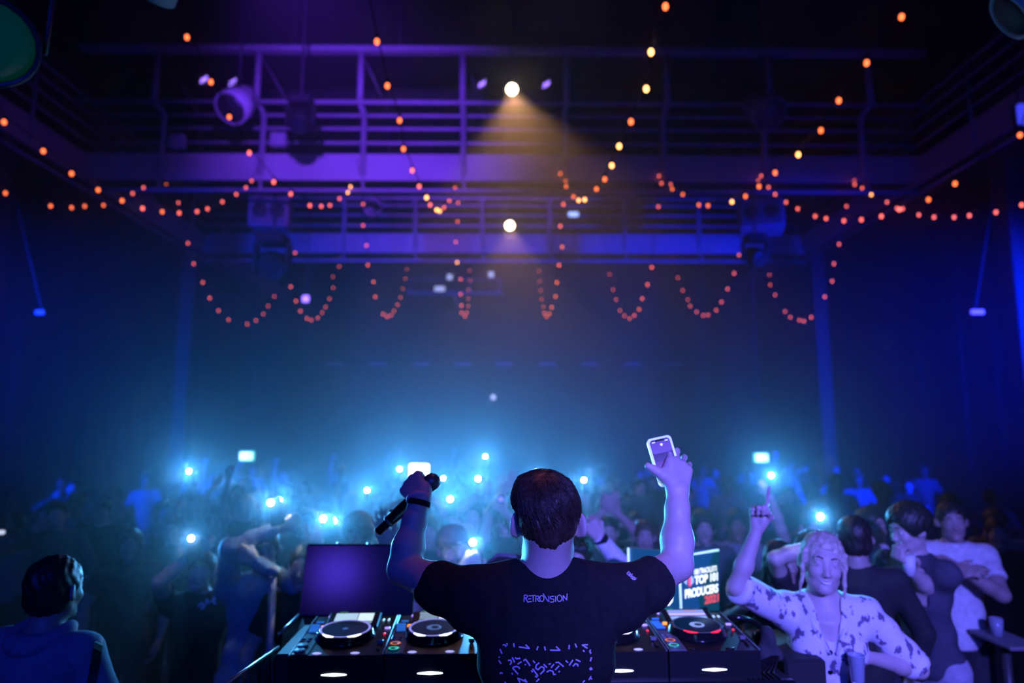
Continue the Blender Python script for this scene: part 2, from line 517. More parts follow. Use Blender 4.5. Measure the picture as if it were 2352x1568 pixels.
def hair_clay(H, M, s, style, vox):
    c = Clay(H - Vector((.2, .2, .42)) * s, H + Vector((.2, .2, .24)) * s, vox)
    P = lambda x, y, z: H + M @ (Vector((x, y, z)) * s)
    c.ell(P(0, -0.016, 0.034), (0.084 * s, 0.101 * s, 0.092 * s), 0.01, M)
    if style == 'long':
        c.ell(P(0, -0.045, -0.09), (0.098 * s, 0.070 * s, 0.185 * s), 0.03, M)
        for sg in (-1, 1): c.cap(P(sg * 0.078, 0.02, 0.0), P(sg * 0.09, 0.02, -0.2), 0.022 * s, 0.018 * s, 0.02)
    if style == 'tied':
        c.ell(P(0, -0.115, 0.035), (0.045 * s, 0.04 * s, 0.042 * s), 0.02, M)
        c.ell(P(0, -0.03, -0.02), (0.082 * s, 0.075 * s, 0.075 * s), 0.02, M)
        for sg in (-1, 1): c.cap(P(sg * 0.078, 0.035, 0.04), P(sg * 0.084, 0.022, -0.13), 0.012 * s, 0.006 * s, 0.01)
    if style in ('short', 'cap'):
        c.ell(P(0, -0.035, -0.03), (0.080 * s, 0.072 * s, 0.065 * s), 0.02, M)
    if style == 'curly':
        c.ell(P(0, -0.02, 0.045), (0.108 * s, 0.118 * s, 0.105 * s), 0.02, M)
    if style == 'fringe':
        c.ell(P(0, -0.02, 0.055), (0.092 * s, 0.108 * s, 0.088 * s), 0.02, M)
        c.cap(P(-0.05, 0.07, 0.075), P(0.05, 0.075, 0.06), 0.025 * s, 0.02 * s, 0.02)
    # open the face
    c.ell(P(0, 0.105, -0.045), (0.070 * s, 0.085 * s, 0.105 * s), 0.02, M, sub=True)
    rr = random.random() * 9
    c.bump(lambda X, Y, Z: 0.0035 * np.sin(X * 150 + rr + 3 * np.sin(Z * 40)) * np.sin(Y * 130 + rr))
    return c

def person(label, hp, d, floor, face, hR=None, hL=None, poseR='grip', poseL='relax', shirt='tee', m_shirt=None, m_skin=None, m_pants=None,
           hair='short', m_hair=None, look=None, tilt=0, nod=0, stature=None, vox=0.0095, poleR=None, poleL=None, lean=(0, 0), group=None,
           H=None, female=False, faceparts=True, legs=True, smile=False, handdirR=None, handdirL=None, backR=None, backL=None):
    H = H if H is not None else at(hp[0], hp[1], d)
    h = stature or (H.z - floor) / 0.93
    s = h / 1.75
    fa = R(face); f = Vector((math.sin(fa), -math.cos(fa), 0)); z = Vector((0, 0, 1)); r = f.cross(z)
    B = Matrix((r, f, z)).transposed()
    la = R(face if look is None else look); lf = Vector((math.sin(la), -math.cos(la), 0))
    HM = head_matrix(lf, tilt, nod)
    N = H - z * 0.165 * s - f * 0.035 * s
    ln = r * lean[0] + f * lean[1]
    sw = (0.160 if female else 0.178) * s
    SH = {1: N - z * 0.045 * s + r * sw, -1: N - z * 0.045 * s - r * sw}
    Cc = N - z * 0.17 * s + ln * 0.2; Wc = N - z * 0.40 * s + ln * 0.6; Pc = N - z * 0.55 * s + ln
    floor_p = Vector((Pc.x, Pc.y, floor))
    HIP = {k: Pc + r * (0.085 * s * k) - z * 0.02 * s for k in (1, -1)}
    ANK = {k: Vector((0, 0, floor + 0.075 * s)) + Vector((Pc.x, Pc.y, 0)) + r * (0.10 * s * k) for k in (1, -1)}
    KNE = {k: HIP[k] * 0.5 + ANK[k] * 0.5 + f * 0.025 * s for k in (1, -1)}
    AR = {}
    for k, T, pole in ((1, hR, poleR), (-1, hL, poleL)):
        if T is None: T = SH[k] - z * 0.50 * s + r * (0.09 * k * s) + f * 0.10 * s
        elif not isinstance(T, Vector): T = at(*T)
        pole = Vector(pole) if pole is not None else (r * k * 0.9 - z * 0.6 - f * 0.1)
        E, Wr = ik(SH[k], T, 0.285 * s, 0.255 * s, pole)
        AR[k] = (SH[k], E, Wr)
    pts = [H + z * 0.16 * s, floor_p] + [p for a in AR.values() for p in a]
    lo = Vector([min(p[i] for p in pts) for i in range(3)]); hi = Vector([max(p[i] for p in pts) for i in range(3)])
    ctr = Vector((Pc.x, Pc.y, 0))
    for i in (0, 1):
        lo[i] = min(lo[i], ctr[i] - 0.26 * s, H[i] - 0.15 * s) - 0.14; hi[i] = max(hi[i], ctr[i] + 0.26 * s, H[i] + 0.15 * s) + 0.14
    lo.z = floor - 0.03; hi.z += 0.2
    root = thing('person', label, 'person', (Pc.x, Pc.y, floor), group)
    # --- body
    c = Clay(lo, hi, vox)
    def torso(c, g, k=0.05, low=True):
        c.ell(Cc, ((0.150 if not female else 0.135) * s + g, 0.100 * s + g, 0.19 * s + g), k, B)
        c.cap(SH[1] - r * 0.02 * s, SH[-1] + r * 0.02 * s, 0.055 * s + g, None, k)
        c.cap(N - z * 0.02 * s, N - z * 0.06 * s, 0.07 * s + g, 0.1 * s + g, k)
        c.ell(Wc, ((0.128 if not female else 0.112) * s + g, 0.092 * s + g, 0.17 * s + g), k, B)
        if low: c.ell(Pc, ((0.150 if not female else 0.158) * s + g, 0.108 * s + g, 0.12 * s + g), k, B)
        if female:
            for q in (1, -1): c.ell(Cc + f * 0.075 * s + r * 0.07 * s * q + z * 0.0 * s, (0.062 * s + g, 0.055 * s + g, 0.06 * s + g), 0.03, B)
    torso(c, 0)
    head(c, H, HM, s * 1.0, True, vox < 0.007)
    c.cap(H + HM @ Vector((0, -0.022, -0.05)) * s, N - z * 0.02 * s, 0.052 * s, 0.060 * s, 0.03)
    fs = 0.85 if female else 1.0
    for k in (1, -1):
        a, e, w = AR[k]
        c.cap(a, e, 0.054 * s * fs, 0.042 * s * fs, 0.03); c.cap(e, e * 0.65 + w * 0.35, 0.041 * s * fs, 0.042 * s * fs, 0.02)
        c.cap(e * 0.65 + w * 0.35, w, 0.042 * s * fs, 0.027 * s * fs, 0.02)
        u = (w - e).normalized()
        hd = handdirR if k == 1 else handdirL
        u2 = Vector(hd).normalized() if hd is not None else u
        bk = backR if k == 1 else backL
        n = Vector(bk) if bk is not None else (f * 1.0 if (w.z > a.z) else r * k)
        if abs(n.normalized().dot(u2)) > 0.95: n = r * k
        # thumb side: for a right hand with the back towards n the thumb lies along -(u x n)... mirrored for the left
        hand(c, w, u2, n, -k, poseR if k == 1 else poseL, s * (0.95 if female else 1.05), grow=max(0, vox - 0.007) * 0.6)
        if legs:
            c.cap(HIP[k], KNE[k], 0.082 * s, 0.055 * s, 0.03); c.cap(KNE[k], KNE[k] * 0.6 + ANK[k] * 0.4 - f * 0.015 * s, 0.053 * s, 0.054 * s, 0.02)
            c.cap(KNE[k] * 0.6 + ANK[k] * 0.4 - f * 0.015 * s, ANK[k], 0.054 * s, 0.034 * s, 0.02)
            c.cap(ANK[k] - z * 0.035 * s - f * 0.03 * s, ANK[k] - z * 0.045 * s + f * 0.13 * s, 0.036 * s, 0.028 * s, 0.02)
    body = part('body', c.mesh('body', m_skin), m_skin, root)
    # --- shirt
    if shirt:
        c = Clay(lo, hi, vox)
        g = 0.016 * s
        torso(c, g, 0.05)
        for k in (1, -1):
            a, e, w = AR[k]
            if shirt in ('tee', 'blouse'):
                q = 0.60 if shirt == 'tee' else 0.94
                b = a.lerp(e, q); dd = (e - a).normalized()
                c.cap(a, b + dd * 0.05, 0.066 * s, 0.060 * s, 0.035)
                c.cut(b, dd, b + dd * 0.02 - Vector((.085,) * 3) + dd * 0.03, b + Vector((.085,) * 3) + dd * 0.05)
            elif shirt == 'long':
                c.cap(a, e, 0.068 * s, 0.056 * s, 0.03); c.cap(e, w - (w - e).normalized() * 0.02, 0.054 * s, 0.040 * s, 0.02)
        # hem and neckline
        zh = Pc.z - 0.06 * s
        c.cut((0, 0, zh), (0, 0, -1))
        c.cap(N + z * 0.02 * s, N + z * 0.2 * s, 0.068 * s, 0.1 * s, 0.012, sub=True)
        if shirt in ('blouse',):
            c.cap(N + f * 0.05 * s + z * 0.03 * s, N + f * 0.15 * s - z * 0.17 * s, 0.062 * s, 0.012 * s, 0.01, sub=True)
        if shirt == 'tank':
            for k in (1, -1): c.ell(SH[k] + r * k * 0.05 * s, (0.06 * s, 0.1 * s, 0.11 * s), 0.01, B, sub=True)
        ph = random.random() * 6
        c.bump(lambda X, Y, Z: 0.0035 * np.sin(Z * 42 + 5 * np.sin(X * 9 + ph) + Y * 14) * np.sin(X * 17 + ph + 2 * np.sin(Z * 8)))
        part('shirt', c.mesh('shirt', m_shirt), m_shirt, root)
    if legs and m_pants is not None:
        c = Clay(lo, (hi.x, hi.y, Pc.z + 0.12 * s), vox)
        c.ell(Pc, (0.160 * s, 0.116 * s, 0.13 * s), 0.04, B)
        for k in (1, -1):
            c.cap(HIP[k], KNE[k], 0.094 * s, 0.070 * s, 0.03); c.cap(KNE[k], ANK[k], 0.070 * s, 0.056 * s, 0.02)
        c.cut((0, 0, Pc.z + 0.06 * s), (0, 0, 1)); c.cut((0, 0, floor + 0.05 * s), (0, 0, -1))
        part('trousers', c.mesh('trousers', m_pants), m_pants, root)
        for k in (1, -1):
            c = Clay(ANK[k] - Vector((.2, .2, .09)) * s, ANK[k] + Vector((.2, .2, .09)) * s, max(vox, .008))
            c.cap(ANK[k] - z * 0.035 * s - f * 0.03 * s, ANK[k] - z * 0.035 * s + f * 0.135 * s, 0.046 * s, 0.036 * s, 0.02)
            c.cap(ANK[k] - z * 0.02 * s - f * 0.01 * s, ANK[k] - z * 0.03 * s, 0.045 * s, 0.045 * s, 0.02)
            c.cut((0, 0, floor + 0.004), (0, 0, -1))
            part('shoe', c.mesh('shoe', MATS['shoe']), MATS['shoe'], root)
    if hair:
        part('hair', hair_clay(H, HM, s, hair, max(vox * 0.8, 0.006)).mesh('hair', m_hair), m_hair, root)
        if hair == 'cap':
            cp = MB(); P = lambda x, y, zz: H + HM @ (Vector((x, y, zz)) * s)
            prof = [(0.096, 0.045), (0.098, 0.06), (0.090, 0.10), (0.062, 0.132), (0.02, 0.145)]
            Mx = Matrix.Translation(H - HM @ Vector((0, 0.012, 0)) * s) @ HM.to_4x4() @ Matrix.Scale(s, 4)
            cp.lathe(prof, 16, Mx @ Matrix.Diagonal((0.94, 1.12, 1, 1)))
            part('cap', cp, m_hair, root, True)
            br = MB(); top = []; bot = []
            for i in range(9):
                a_ = math.pi * i / 8
                top.append(P(0.080 * math.cos(a_), 0.080 + 0.085 * math.sin(a_), 0.052)); bot.append(P(0.080 * math.cos(a_), 0.080 + 0.085 * math.sin(a_), 0.045))
            br.poly(top); br.poly(bot[::-1])
            for i in range(9): j = (i + 1) % 9; br.poly([top[i], bot[i], bot[j], top[j]])
            part('cap_brim', br, m_hair, root)
    if faceparts:
        face_parts(root, H, HM, s, MATS['eye_white'], MATS['iris'], MATS['lips'], MATS['brow'], smile, m_skin)
    root['_'] = 0; del root['_']
    return root, dict(N=N, SH=SH, AR=AR, Cc=Cc, Wc=Wc, Pc=Pc, f=f, r=r, H=H, HM=HM, s=s, B=B)

# ------------------------------------------------------------------ materials
m_black = mat('black_paint', (0.012, 0.012, 0.014), 0.65)
m_wall = mat('dark_wall_paint', (0.05, 0.05, 0.055), 0.85, var=0.2, scale=1.5, bump=0.1)
m_curtain = mat('black_drape', (0.045, 0.045, 0.05), 0.95, var=0.25, scale=3, bump=0.1)
m_floor = mat('worn_dark_floor', (0.03, 0.03, 0.033), 0.45, var=0.35, scale=2.5, bump=0.05)
m_ceil = mat('ceiling_paint', (0.02, 0.02, 0.022), 0.9, scale=1.0)
m_steel = mat('grey_painted_steel', (0.42, 0.42, 0.45), 0.45, var=0.1, scale=4)
m_fascia = mat('pale_fascia_board', (0.50, 0.49, 0.52), 0.7, var=0.12, scale=1.2)
m_dsteel = mat('dark_steel', (0.10, 0.10, 0.11), 0.4, 0.5)
m_white = mat('white_plastic', (0.75, 0.76, 0.78), 0.5, var=0.05)
m_led = mat('torch_led', (1, 1, 1), 0.4, emit=(0.75, 0.92, 1.0), es=260)
m_warmled = mat('warm_lamp_lens', (1, 1, 1), 0.4, emit=(1.0, 0.80, 0.50), es=22)
m_bulb = [mat('bulb_red', (0.5, 0.1, 0.05), 0.3, emit=(1.0, 0.14, 0.12), es=3.4, var=0),
          mat('bulb_orange', (0.6, 0.2, 0.05), 0.3, emit=(1.0, 0.16, 0.045), es=3.0, var=0),
          mat('bulb_amber', (0.7, 0.4, 0.1), 0.3, emit=(1.0, 0.36, 0.10), es=6.5, var=0)]
m_socket = mat('bulb_socket', (0.01, 0.01, 0.01), 0.5)
m_pale = mat('pale_lamp_face', (0.8, 0.8, 0.8), 0.4, emit=(0.55, 0.62, 0.80), es=1.2)
m_violetled = mat('violet_led', (0.3, 0.2, 0.8), 0.4, emit=(0.30, 0.16, 1.0), es=4.0)
m_blueled = mat('pale_blue_led', (0.5, 0.6, 0.9), 0.4, emit=(0.30, 0.45, 1.0), es=2.5)

# ------------------------------------------------------------------ the hall
HW, HY0, HY1, HZ = 9.6, -4.0, 25.0, 10.6
STAGE_Z = 0.3
structure('floor', MB().lohi((-HW, HY0, -0.2), (HW, HY1, 0.0)), m_floor)
structure('ceiling', MB().lohi((-HW, HY0, HZ), (HW, HY1, HZ + 0.2)), m_ceil)
structure('wall_back', MB().lohi((-HW - .2, HY1, 0), (HW + .2, HY1 + 0.2, HZ)), m_wall)
structure('wall_left', MB().lohi((-HW - 0.2, HY0, 0), (-HW, HY1, HZ)), m_wall)
structure('wall_right', MB().lohi((HW, HY0, 0), (HW + 0.2, HY1, HZ)), m_wall)
structure('wall_stage', MB().lohi((-HW - .2, HY0 - 0.2, 0), (HW + .2, HY0, HZ)), m_wall)
# stage: a low platform behind and beside the booth (floor_stage) with a riser under the booth
st = MB().lohi((-HW, HY0, 0), (-0.0, 3.35, STAGE_Z)).lohi((0, HY0, 0), (1.0, 3.35, STAGE_Z)).lohi((1.0, HY0, 0), (HW, 5.6, STAGE_Z))
structure('floor_stage', st, m_floor)
structure('floor_riser', MB().lohi((-1.15, 0.6, STAGE_Z), (1.05, 3.2, 0.55), bevel=0.01), m_black)

# drapes along the side walls, under the galleries: folded cloth, one length per bay
def drape(x, y0, y1, z0, z1, amp, label, group):
    n = int((y1 - y0) / 0.07); front = []; mb = MB(); vs = []; fs = []
    for i in range(n + 1):
        y = y0 + (y1 - y0) * i / n
        dx = amp * (math.sin(i * 0.95) + 0.4 * math.sin(i * 0.37 + x))
        for q, zz in enumerate((0.0, z1)):
            vs.append((x + dx * (1.0 if q == 0 else 0.6), y, zz))
    for i in range(n): fs.append((2 * i, 2 * i + 2, 2 * i + 3, 2 * i + 1))
    mb.add(vs, fs)
    th = 0.012 if x < 0 else -0.012
    mb.add([(a + th * -1, b, c) for a, b, c in vs], [f[::-1] for f in fs])
    return solo('drape', mb, m_curtain, label, 'curtain', group, True)
for sx, side in ((-1, 'left'), (1, 'right')):
    for k, (y0, y1) in enumerate(((4.2, 10.3), (10.9, 17.2), (17.8, 24.6))):
        drape(sx * 9.25, y0, y1, 0.05, 6.8, 0.09,
              f"tall black drape on the {side} wall, " + ('in the bay nearest the stage', 'in the middle bay behind the front pillar', 'in the last bay by the back wall')[k], 'wall drapes')
# pillars that carry the side galleries
for sx, side in ((-1, 'left'), (1, 'right')):
    for k, (y, w) in enumerate(((10.6, 0.36), (17.5, 0.36))):
        mb = MB().lohi((sx * 8.2 - w / 2, y - w / 2, 0), (sx * 8.2 + w / 2, y + w / 2, 7.25), bevel=0.02)
        structure(f'pillar_{side}', mb, mat('pillar_paint', (0.055, 0.055, 0.065), 0.6))

# ------------------------------------------------------------------ galleries and catwalks
ZF0, ZF1 = 7.22, 7.745
RAILZ = [7.98, 8.27, 8.54]
def catwalk(label, Y, posts, x0=-8.0, x1=8.0):
    """a steel catwalk across the hall: fascia, deck, rails on posts leaning out to a top rail, hangers up to a ceiling beam"""
    t = thing('catwalk', label, 'catwalk', (0, Y, ZF0))
    part('fascia', MB().lohi((x0, Y, ZF0), (x1, Y + 0.06, ZF1)), m_fascia, t)
    part('deck', MB().lohi((x0, Y + 0.06, ZF0 + 0.1), (x1, Y + 1.1, ZF0 + 0.16)), m_dsteel, t)
    for z in RAILZ: part('rail', MB().tube([(x0, Y + 0.04, z), (x1, Y + 0.04, z)], 0.038, 8), m_steel, t, True)
    part('top_rail', MB().tube([(x0, Y - 0.42, 8.58), (x1, Y - 0.42, 8.58)], 0.045, 8), m_steel, t, True)
    part('ceiling_beam', MB().lohi((x0, Y - 0.50, 9.57), (x1, Y - 0.34, 9.68)), m_steel, t)
    for i in range(9): part('beam_hanger', MB().tube([(x0 + (x1 - x0) * i / 8, Y - .42, 9.66), (x0 + (x1 - x0) * i / 8, Y - .42, HZ)], .02, 6), m_dsteel, t)
    part('lower_pipe', MB().tube([(x0, Y - 0.1, 6.98), (x1, Y - 0.1, 6.98)], 0.04, 8), m_steel, t, True)
    for i, x in enumerate(posts):
        part('post', MB().tube([(x, Y - 0.01, ZF0 + 0.1), (x, Y - 0.01, 8.53), (x, Y - 0.42, 8.58)], 0.058, 8), m_steel, t, True)
        part('hanger', MB().tube([(x, Y - 0.42, 8.58), (x, Y - 0.42, 9.60)], 0.06, 8), m_steel, t, True)
        part('brace', MB().tube([(x, Y - 0.42, 9.58), (x + 0.35, Y + 0.5, 8.9), (x + 0.35, Y + 0.9, 8.0)], 0.026, 6), m_dsteel, t, True)
        part('pipe_bracket', MB().tube([(x, Y - 0.02, ZF0 + 0.05), (x + 0.04, Y - 0.1, 6.98)], 0.025, 6), m_steel, t, True)
    return t
posts1 = [-6.55, -4.65, -2.72, -0.80, 1.15, 3.05, 5.0, 6.9]
Y1, Y2 = 12.5, 17.7
catwalk('pale steel catwalk with four rails crossing the hall, lit violet, nearer the stage', Y1, posts1)
catwalk('pale steel catwalk farther back, behind the first one and above the string lights', Y2, [-6.4, -4.3, -2.4, -0.6, 1.2, 3.2, 5.2, 7.0])
for sx, side in ((-1, 'left'), (1, 'right')):
    t = thing('side_gallery', f'dark gallery with a pale edge running along the {side} wall of the hall', 'gallery', (sx * 8.6, 12, ZF0))
    x = sx * 8.0
    part('fascia', MB().lohi((min(x, x + sx * .06), 4.0, ZF0), (max(x, x + sx * .06), HY1 - 0.02, ZF1)), m_fascia, t)
    part('deck', MB().lohi((min(x + sx * .06, sx * 9.58), 4.0, ZF0 + 0.1), (max(x + sx * .06, sx * 9.58), HY1 - 0.02, ZF0 + 0.2)), m_dsteel, t)
    for z in RAILZ + [8.80]: part('rail', MB().tube([(x, 4.0, z), (x, HY1 - .1, z)], 0.026, 8), m_steel, t, True)
    for y in range(5, 25, 2): part('post', MB().tube([(x, y, ZF0 + .1), (x, y, 8.8)], 0.035, 8), m_steel, t, True)
    part('lower_pipe', MB().tube([(x - sx * 0.1, 4.0, 6.98), (x - sx * 0.1, HY1 - .1, 6.98)], 0.03, 8), m_steel, t, True)
# joists in the ceiling behind the front catwalk
for k, y in enumerate((5.0, 9.0, 15.2, 20.5)):
    structure('trim_1', MB().lohi((-9.55, y, 10.2), (9.55, y + 0.12, 10.58)), m_dsteel)

# ------------------------------------------------------------------ string lights
def bulb_meshes():
    out = []
    for m in m_bulb:
        mb = MB().ball((0, 0, -0.032), (0.021, 0.021, 0.027), 8, 6, 0)
        mb.tube([(0, 0, 0.03), (0, 0, -0.008)], 0.013, 6, 1)
        out.append(mb.mesh('bulb', [m, m_socket], True))
    return out
BULB = bulb_meshes()
def string_light(label, X, pts, lead=None, tail=None):
    """pts: bulbs from near to far as (px, py[, colour]); the string hangs in the plane x = X"""
    n = len(pts)
    Ys = np.array([min(23.5, max(3.0, at_x(p[0], p[1], X).y)) if (p[0] - 1160) * X > 0 else np.nan for p in pts])
    ii = np.arange(n); ok = ~np.isnan(Ys)
    co = np.polyfit(ii[ok], Ys[ok], 3 if n > 7 else 2)
    Yf = np.polyval(co, ii)
    for i in range(1, n): Yf[i] = max(Yf[i], Yf[i - 1] + 0.04)
    P = [at_y(p[0], p[1], min(24.3, float(Yf[i]))) for i, p in enumerate(pts)]
    wire = [p + Vector((0, 0, 0.03)) for p in P]
    if lead is not None: wire = [Vector(lead)] + wire
    if tail is not None: wire = wire + [Vector(tail)]
    t = thing('string_lights', label, 'string lights', wire[0 if lead is None else 1], 'festoon string lights')
    part('wire', MB().tube(wire, 0.006, 5), m_socket, t)
    for p, q in zip(pts, P):
        o = link('bulb', BULB[p[2] if len(p) > 2 else 0], t)
        o.location = q
    return t
D, O_, A_ = 0, 1, 2
tw = lambda x: (x, Y1 - 0.42, 8.72)
string_light('string of red bulbs nearest the left wall, sagging below the side gallery', -6.6,
    [(13, 438, 1), (117, 468, 1), (165, 472, 1), (195, 469, 1), (238, 467, 1), (305, 440), (330, 427), (370, 390)], (-6.6, 4.2, 6.2), (-6.6, Y1 - .4, 7.3))
string_light('second string from the left wall, climbing to the catwalk post', -4.7,
    [(10, 273, 1), (100, 340, 1), (165, 392, 1), (226, 430, 1), (281, 455, 1), (328, 473), (373, 481, 1), (412, 484), (453, 481), (477, 475), (511, 459), (543, 442), (565, 427), (578, 411), (594, 388), (608, 376)], (-4.7, 4.6, 6.5), (-4.65, Y1 - .4, 7.4))
string_light('string that drops past the white dome lamp and sags left of centre', -2.85,
    [(430, 78, 1), (485, 181, 1), (527, 262, 1), (573, 345), (629, 412), (668, 440), (712, 467), (738, 469), (758, 467), (780, 452), (799, 438, 2), (805, 425, 2), (825, 408, 2)], (-2.85, 4.6, 7.3), (-2.75, Y1 - .4, 7.5))
string_light('string that falls steeply to two amber bulbs left of the upper spotlight', -1.0,
    [(866, 87, 1), (890, 189, 1), (918, 269, 1), (927, 335, 1), (947, 385), (963, 422), (980, 448, 2), (988, 465), (1003, 477, 2), (1010, 480, 2), (1020, 472), (1032, 457), (1045, 428), (1046, 410), (1057, 394)], (-1.0, 3.4, 5.9), (-0.85, Y1 - .4, 7.5))
string_light('string that falls steeply to the right of the upper spotlight', 1.05,
    [(1528, 5, 1), (1495, 110, 2), (1484, 195, 2), (1449, 271, 1), (1422, 328, 2), (1405, 373, 2), (1389, 405, 1), (1370, 428, 1), (1343, 453, 2), (1329, 455, 2), (1317, 447, 1), (1300, 424, 1), (1299, 411, 1), (1287, 395, 1)], (1.05, 3.2, 6.2), (1.15, Y1 - .4, 7.5))
string_light('string that slants down past amber bulbs right of centre', 2.9,
    [(2070, 30, 1), (1990, 136, 1), (1926, 223, 1), (1885, 292, 1), (1833, 348, 2), (1780, 390, 1), (1743, 422, 1), (1712, 445, 1), (1681, 458, 2), (1626, 467, 1), (1605, 466, 1), (1568, 442, 1), (1544, 430, 1), (1541, 419), (1519, 417), (1514, 400)], (2.9, 3.6, 6.6), (3.0, Y1 - .4, 7.5))
string_light('second string from the right wall, sagging in a long shallow curve', 4.75,
    [(2342, 303, 1), (2193, 415, 1), (2132, 452, 1), (2065, 475), (2024, 491), (1978, 499), (1938, 502), (1897, 497), (1872, 492), (1832, 475), (1805, 460), (1780, 442), (1765, 426), (1742, 411), (1748, 400)], (4.75, 4.6, 6.8), (5.0, Y1 - .4, 7.4))
string_light('string of red bulbs nearest the right wall, under the side gallery', 6.6,
    [(2346, 465), (2287, 482), (2226, 490), (2191, 494), (2145, 494), (2110, 489), (2073, 475), (2060, 474), (2037, 460), (2001, 443, 2), (1980, 428), (1963, 420), (1962, 411)], (6.6, 5.0, 6.4), (6.7, Y1 - .4, 7.4))
# the second row of swags, between the two catwalks
string_light('farther swag of red bulbs hanging lowest, outermost on the left', -6.6,
    [(382, 418, 1), (410, 462), (432, 555), (445, 602), (466, 645), (482, 681), (502, 710), (525, 731), (568, 741), (588, 733), (605, 718), (616, 700), (630, 678)], (-6.6, Y1 + .1, 7.3), (-6.4, 20.0, 7.2))
string_light('farther swag second from the left, beside the dark moving light', -4.75,
    [(618, 440), (678, 577), (662, 605), (668, 655), (680, 688), (690, 711), (705, 728), (715, 732), (730, 727), (740, 715), (748, 702), (757, 683), (765, 658), (765, 633), (779, 609), (786, 562)], (-4.65, Y1 + .1, 7.4), (-4.4, 20.5, 7.6))
string_light('farther swag third from the left, below the left part of the rear catwalk', -2.85,
    [(834, 465), (834, 514), (842, 560), (845, 605), (858, 644, 1), (862, 678), (880, 718), (889, 724), (898, 721), (905, 711, 1), (913, 697), (920, 680, 1), (925, 660, 1), (931, 637, 1), (934, 615, 1), (936, 565), (942, 543, 1)], (-2.75, Y1 + .1, 7.4), (-2.4, 20.5, 7.7))
string_light('narrow farther swag just left of the lower spotlight', -1.0,
    [(1052, 462), (1051, 505), (1047, 552), (1050, 599, 2), (1058, 638), (1058, 672), (1060, 698), (1060, 715), (1068, 723), (1072, 715), (1075, 700), (1076, 683), (1076, 663), (1079, 641), (1079, 619), (1085, 597), (1086, 573)], (-0.85, Y1 + .1, 7.4), (-0.8, 20.8, 7.8))
string_light('narrow farther swag just right of the lower spotlight', 1.0,
    [(1294, 465), (1287, 515), (1291, 563, 1), (1284, 605), (1279, 645, 1), (1276, 677, 1), (1267, 702, 1), (1262, 717, 1), (1255, 724, 1), (1250, 716), (1248, 701, 1), (1244, 684), (1242, 664), (1240, 643), (1238, 620), (1234, 597), (1235, 572), (1229, 547)], (1.15, Y1 + .1, 7.4), (1.0, 21.5, 7.9))
string_light('farther swag of red bulbs third from the right, below the warm haze', 2.9,
    [(1512, 471), (1497, 610), (1487, 650), (1475, 682), (1468, 707, 1), (1457, 721), (1446, 728, 1), (1434, 722, 1), (1424, 710, 1), (1415, 685), (1408, 662), (1400, 627), (1395, 595), (1387, 568), (1388, 547)], (3.0, Y1 + .1, 7.4), (2.9, 21.8, 8.0))
string_light('farther swag of red bulbs second from the right', 4.75,
    [(1697, 582), (1686, 624), (1671, 660), (1657, 690), (1645, 709), (1626, 720), (1615, 721), (1600, 713), (1585, 700), (1580, 685), (1568, 664), (1557, 635), (1545, 598), (1538, 573), (1529, 547)], (5.0, Y1 + .1, 7.4), (4.9, 21.8, 8.0))
string_light('farther swag of red bulbs outermost on the right', 6.6,
    [(1944, 470), (1927, 557), (1915, 602), (1911, 642), (1894, 678), (1863, 725), (1846, 734), (1836, 732), (1815, 725), (1803, 712), (1780, 674), (1769, 651, 1), (1767, 628)], (6.8, Y1 + .1, 7.4), (6.9, 21.0, 7.6))

# ------------------------------------------------------------------ lamps and boxes in the roof
def orient(d, up=(0, 0, 1)):
    return Vector(d).to_track_quat('Z', 'Y').to_matrix().to_4x4()
def par_can(label, p, d, r=0.14, L=0.32, lens=None, body=None, clamp_z=None):
    """a round stage lamp on a yoke; p: middle of the lens, d: direction of the light"""
    d = Vector(d).normalized(); Mx = Matrix.Translation(p) @ orient(d)
    t = thing('stage_lamp', label, 'lamp', p)
    part('can', MB().lathe([(r * .45, -L), (r * .8, -L * .92), (r * .86, -L * .5), (r, -L * .42), (r, 0.0), (r * .9, 0.0), (r * .88, -0.02)], 20, Mx), body or m_black, t, True)
    part('lens', MB().lathe([(0.001, 0.012), (r * .5, 0.008), (r * .87, -0.01), (r * .87, -0.02)], 20, Mx), lens or m_black, t, True)
    side = d.cross(Vector((0, 0, 1))); side = side.normalized() if side.length > 1e-3 else Vector((1, 0, 0))
    c = Vector(p) - d * L * 0.45
    top = c + Vector((0, 0, r + 0.14))
    part('yoke', MB().tube([c - side * (r + .01), c - side * (r + .02) + Vector((0, 0, r + .1)), top - side * .03, top + side * .03, c + side * (r + .02) + Vector((0, 0, r + .1)), c + side * (r + .01)], 0.012, 6), m_dsteel, t, True)
    zz = clamp_z if clamp_z is not None else top.z + 0.1
    part('clamp', MB().tube([top, Vector((top.x, top.y, max(zz, top.z + .05)))], 0.02, 6), m_dsteel, t, True)
    return t
pw1 = at_y(1176, 205, 11.9); pw2 = at_y(1171, 518, 17.1)
par_can('bright warm spotlight hanging from the nearer catwalk, the upper one', pw1, (0.02, -1, -0.55), 0.115, lens=m_warmled, clamp_z=9.8)
par_can('bright warm spotlight under the rear catwalk, the lower one', pw2, (0.0, -1, -0.4), 0.13, lens=m_warmled)
par_can('white dome lamp lit violet, hung left behind the upper string lights', at(528, 250, 12.0), (-0.25, -0.7, -0.75), 0.30, 0.62, body=m_white, lens=m_dsteel, clamp_z=10.6)
par_can('dim blue dome lamp, the twin of the violet one, hung right', at(1772, 262, 12.0), (0.25, -0.7, -0.75), 0.30, 0.62, body=mat('grey_lamp_shell', (0.3, 0.3, 0.34), 0.5), lens=m_dsteel, clamp_z=10.6)
par_can('violet-lit lamp on the pole below the front catwalk, left of centre', at(856, 474, 13.6), (0.3, -1, 0.05), 0.17, 0.5, body=m_steel, lens=m_dsteel, clamp_z=7.2)
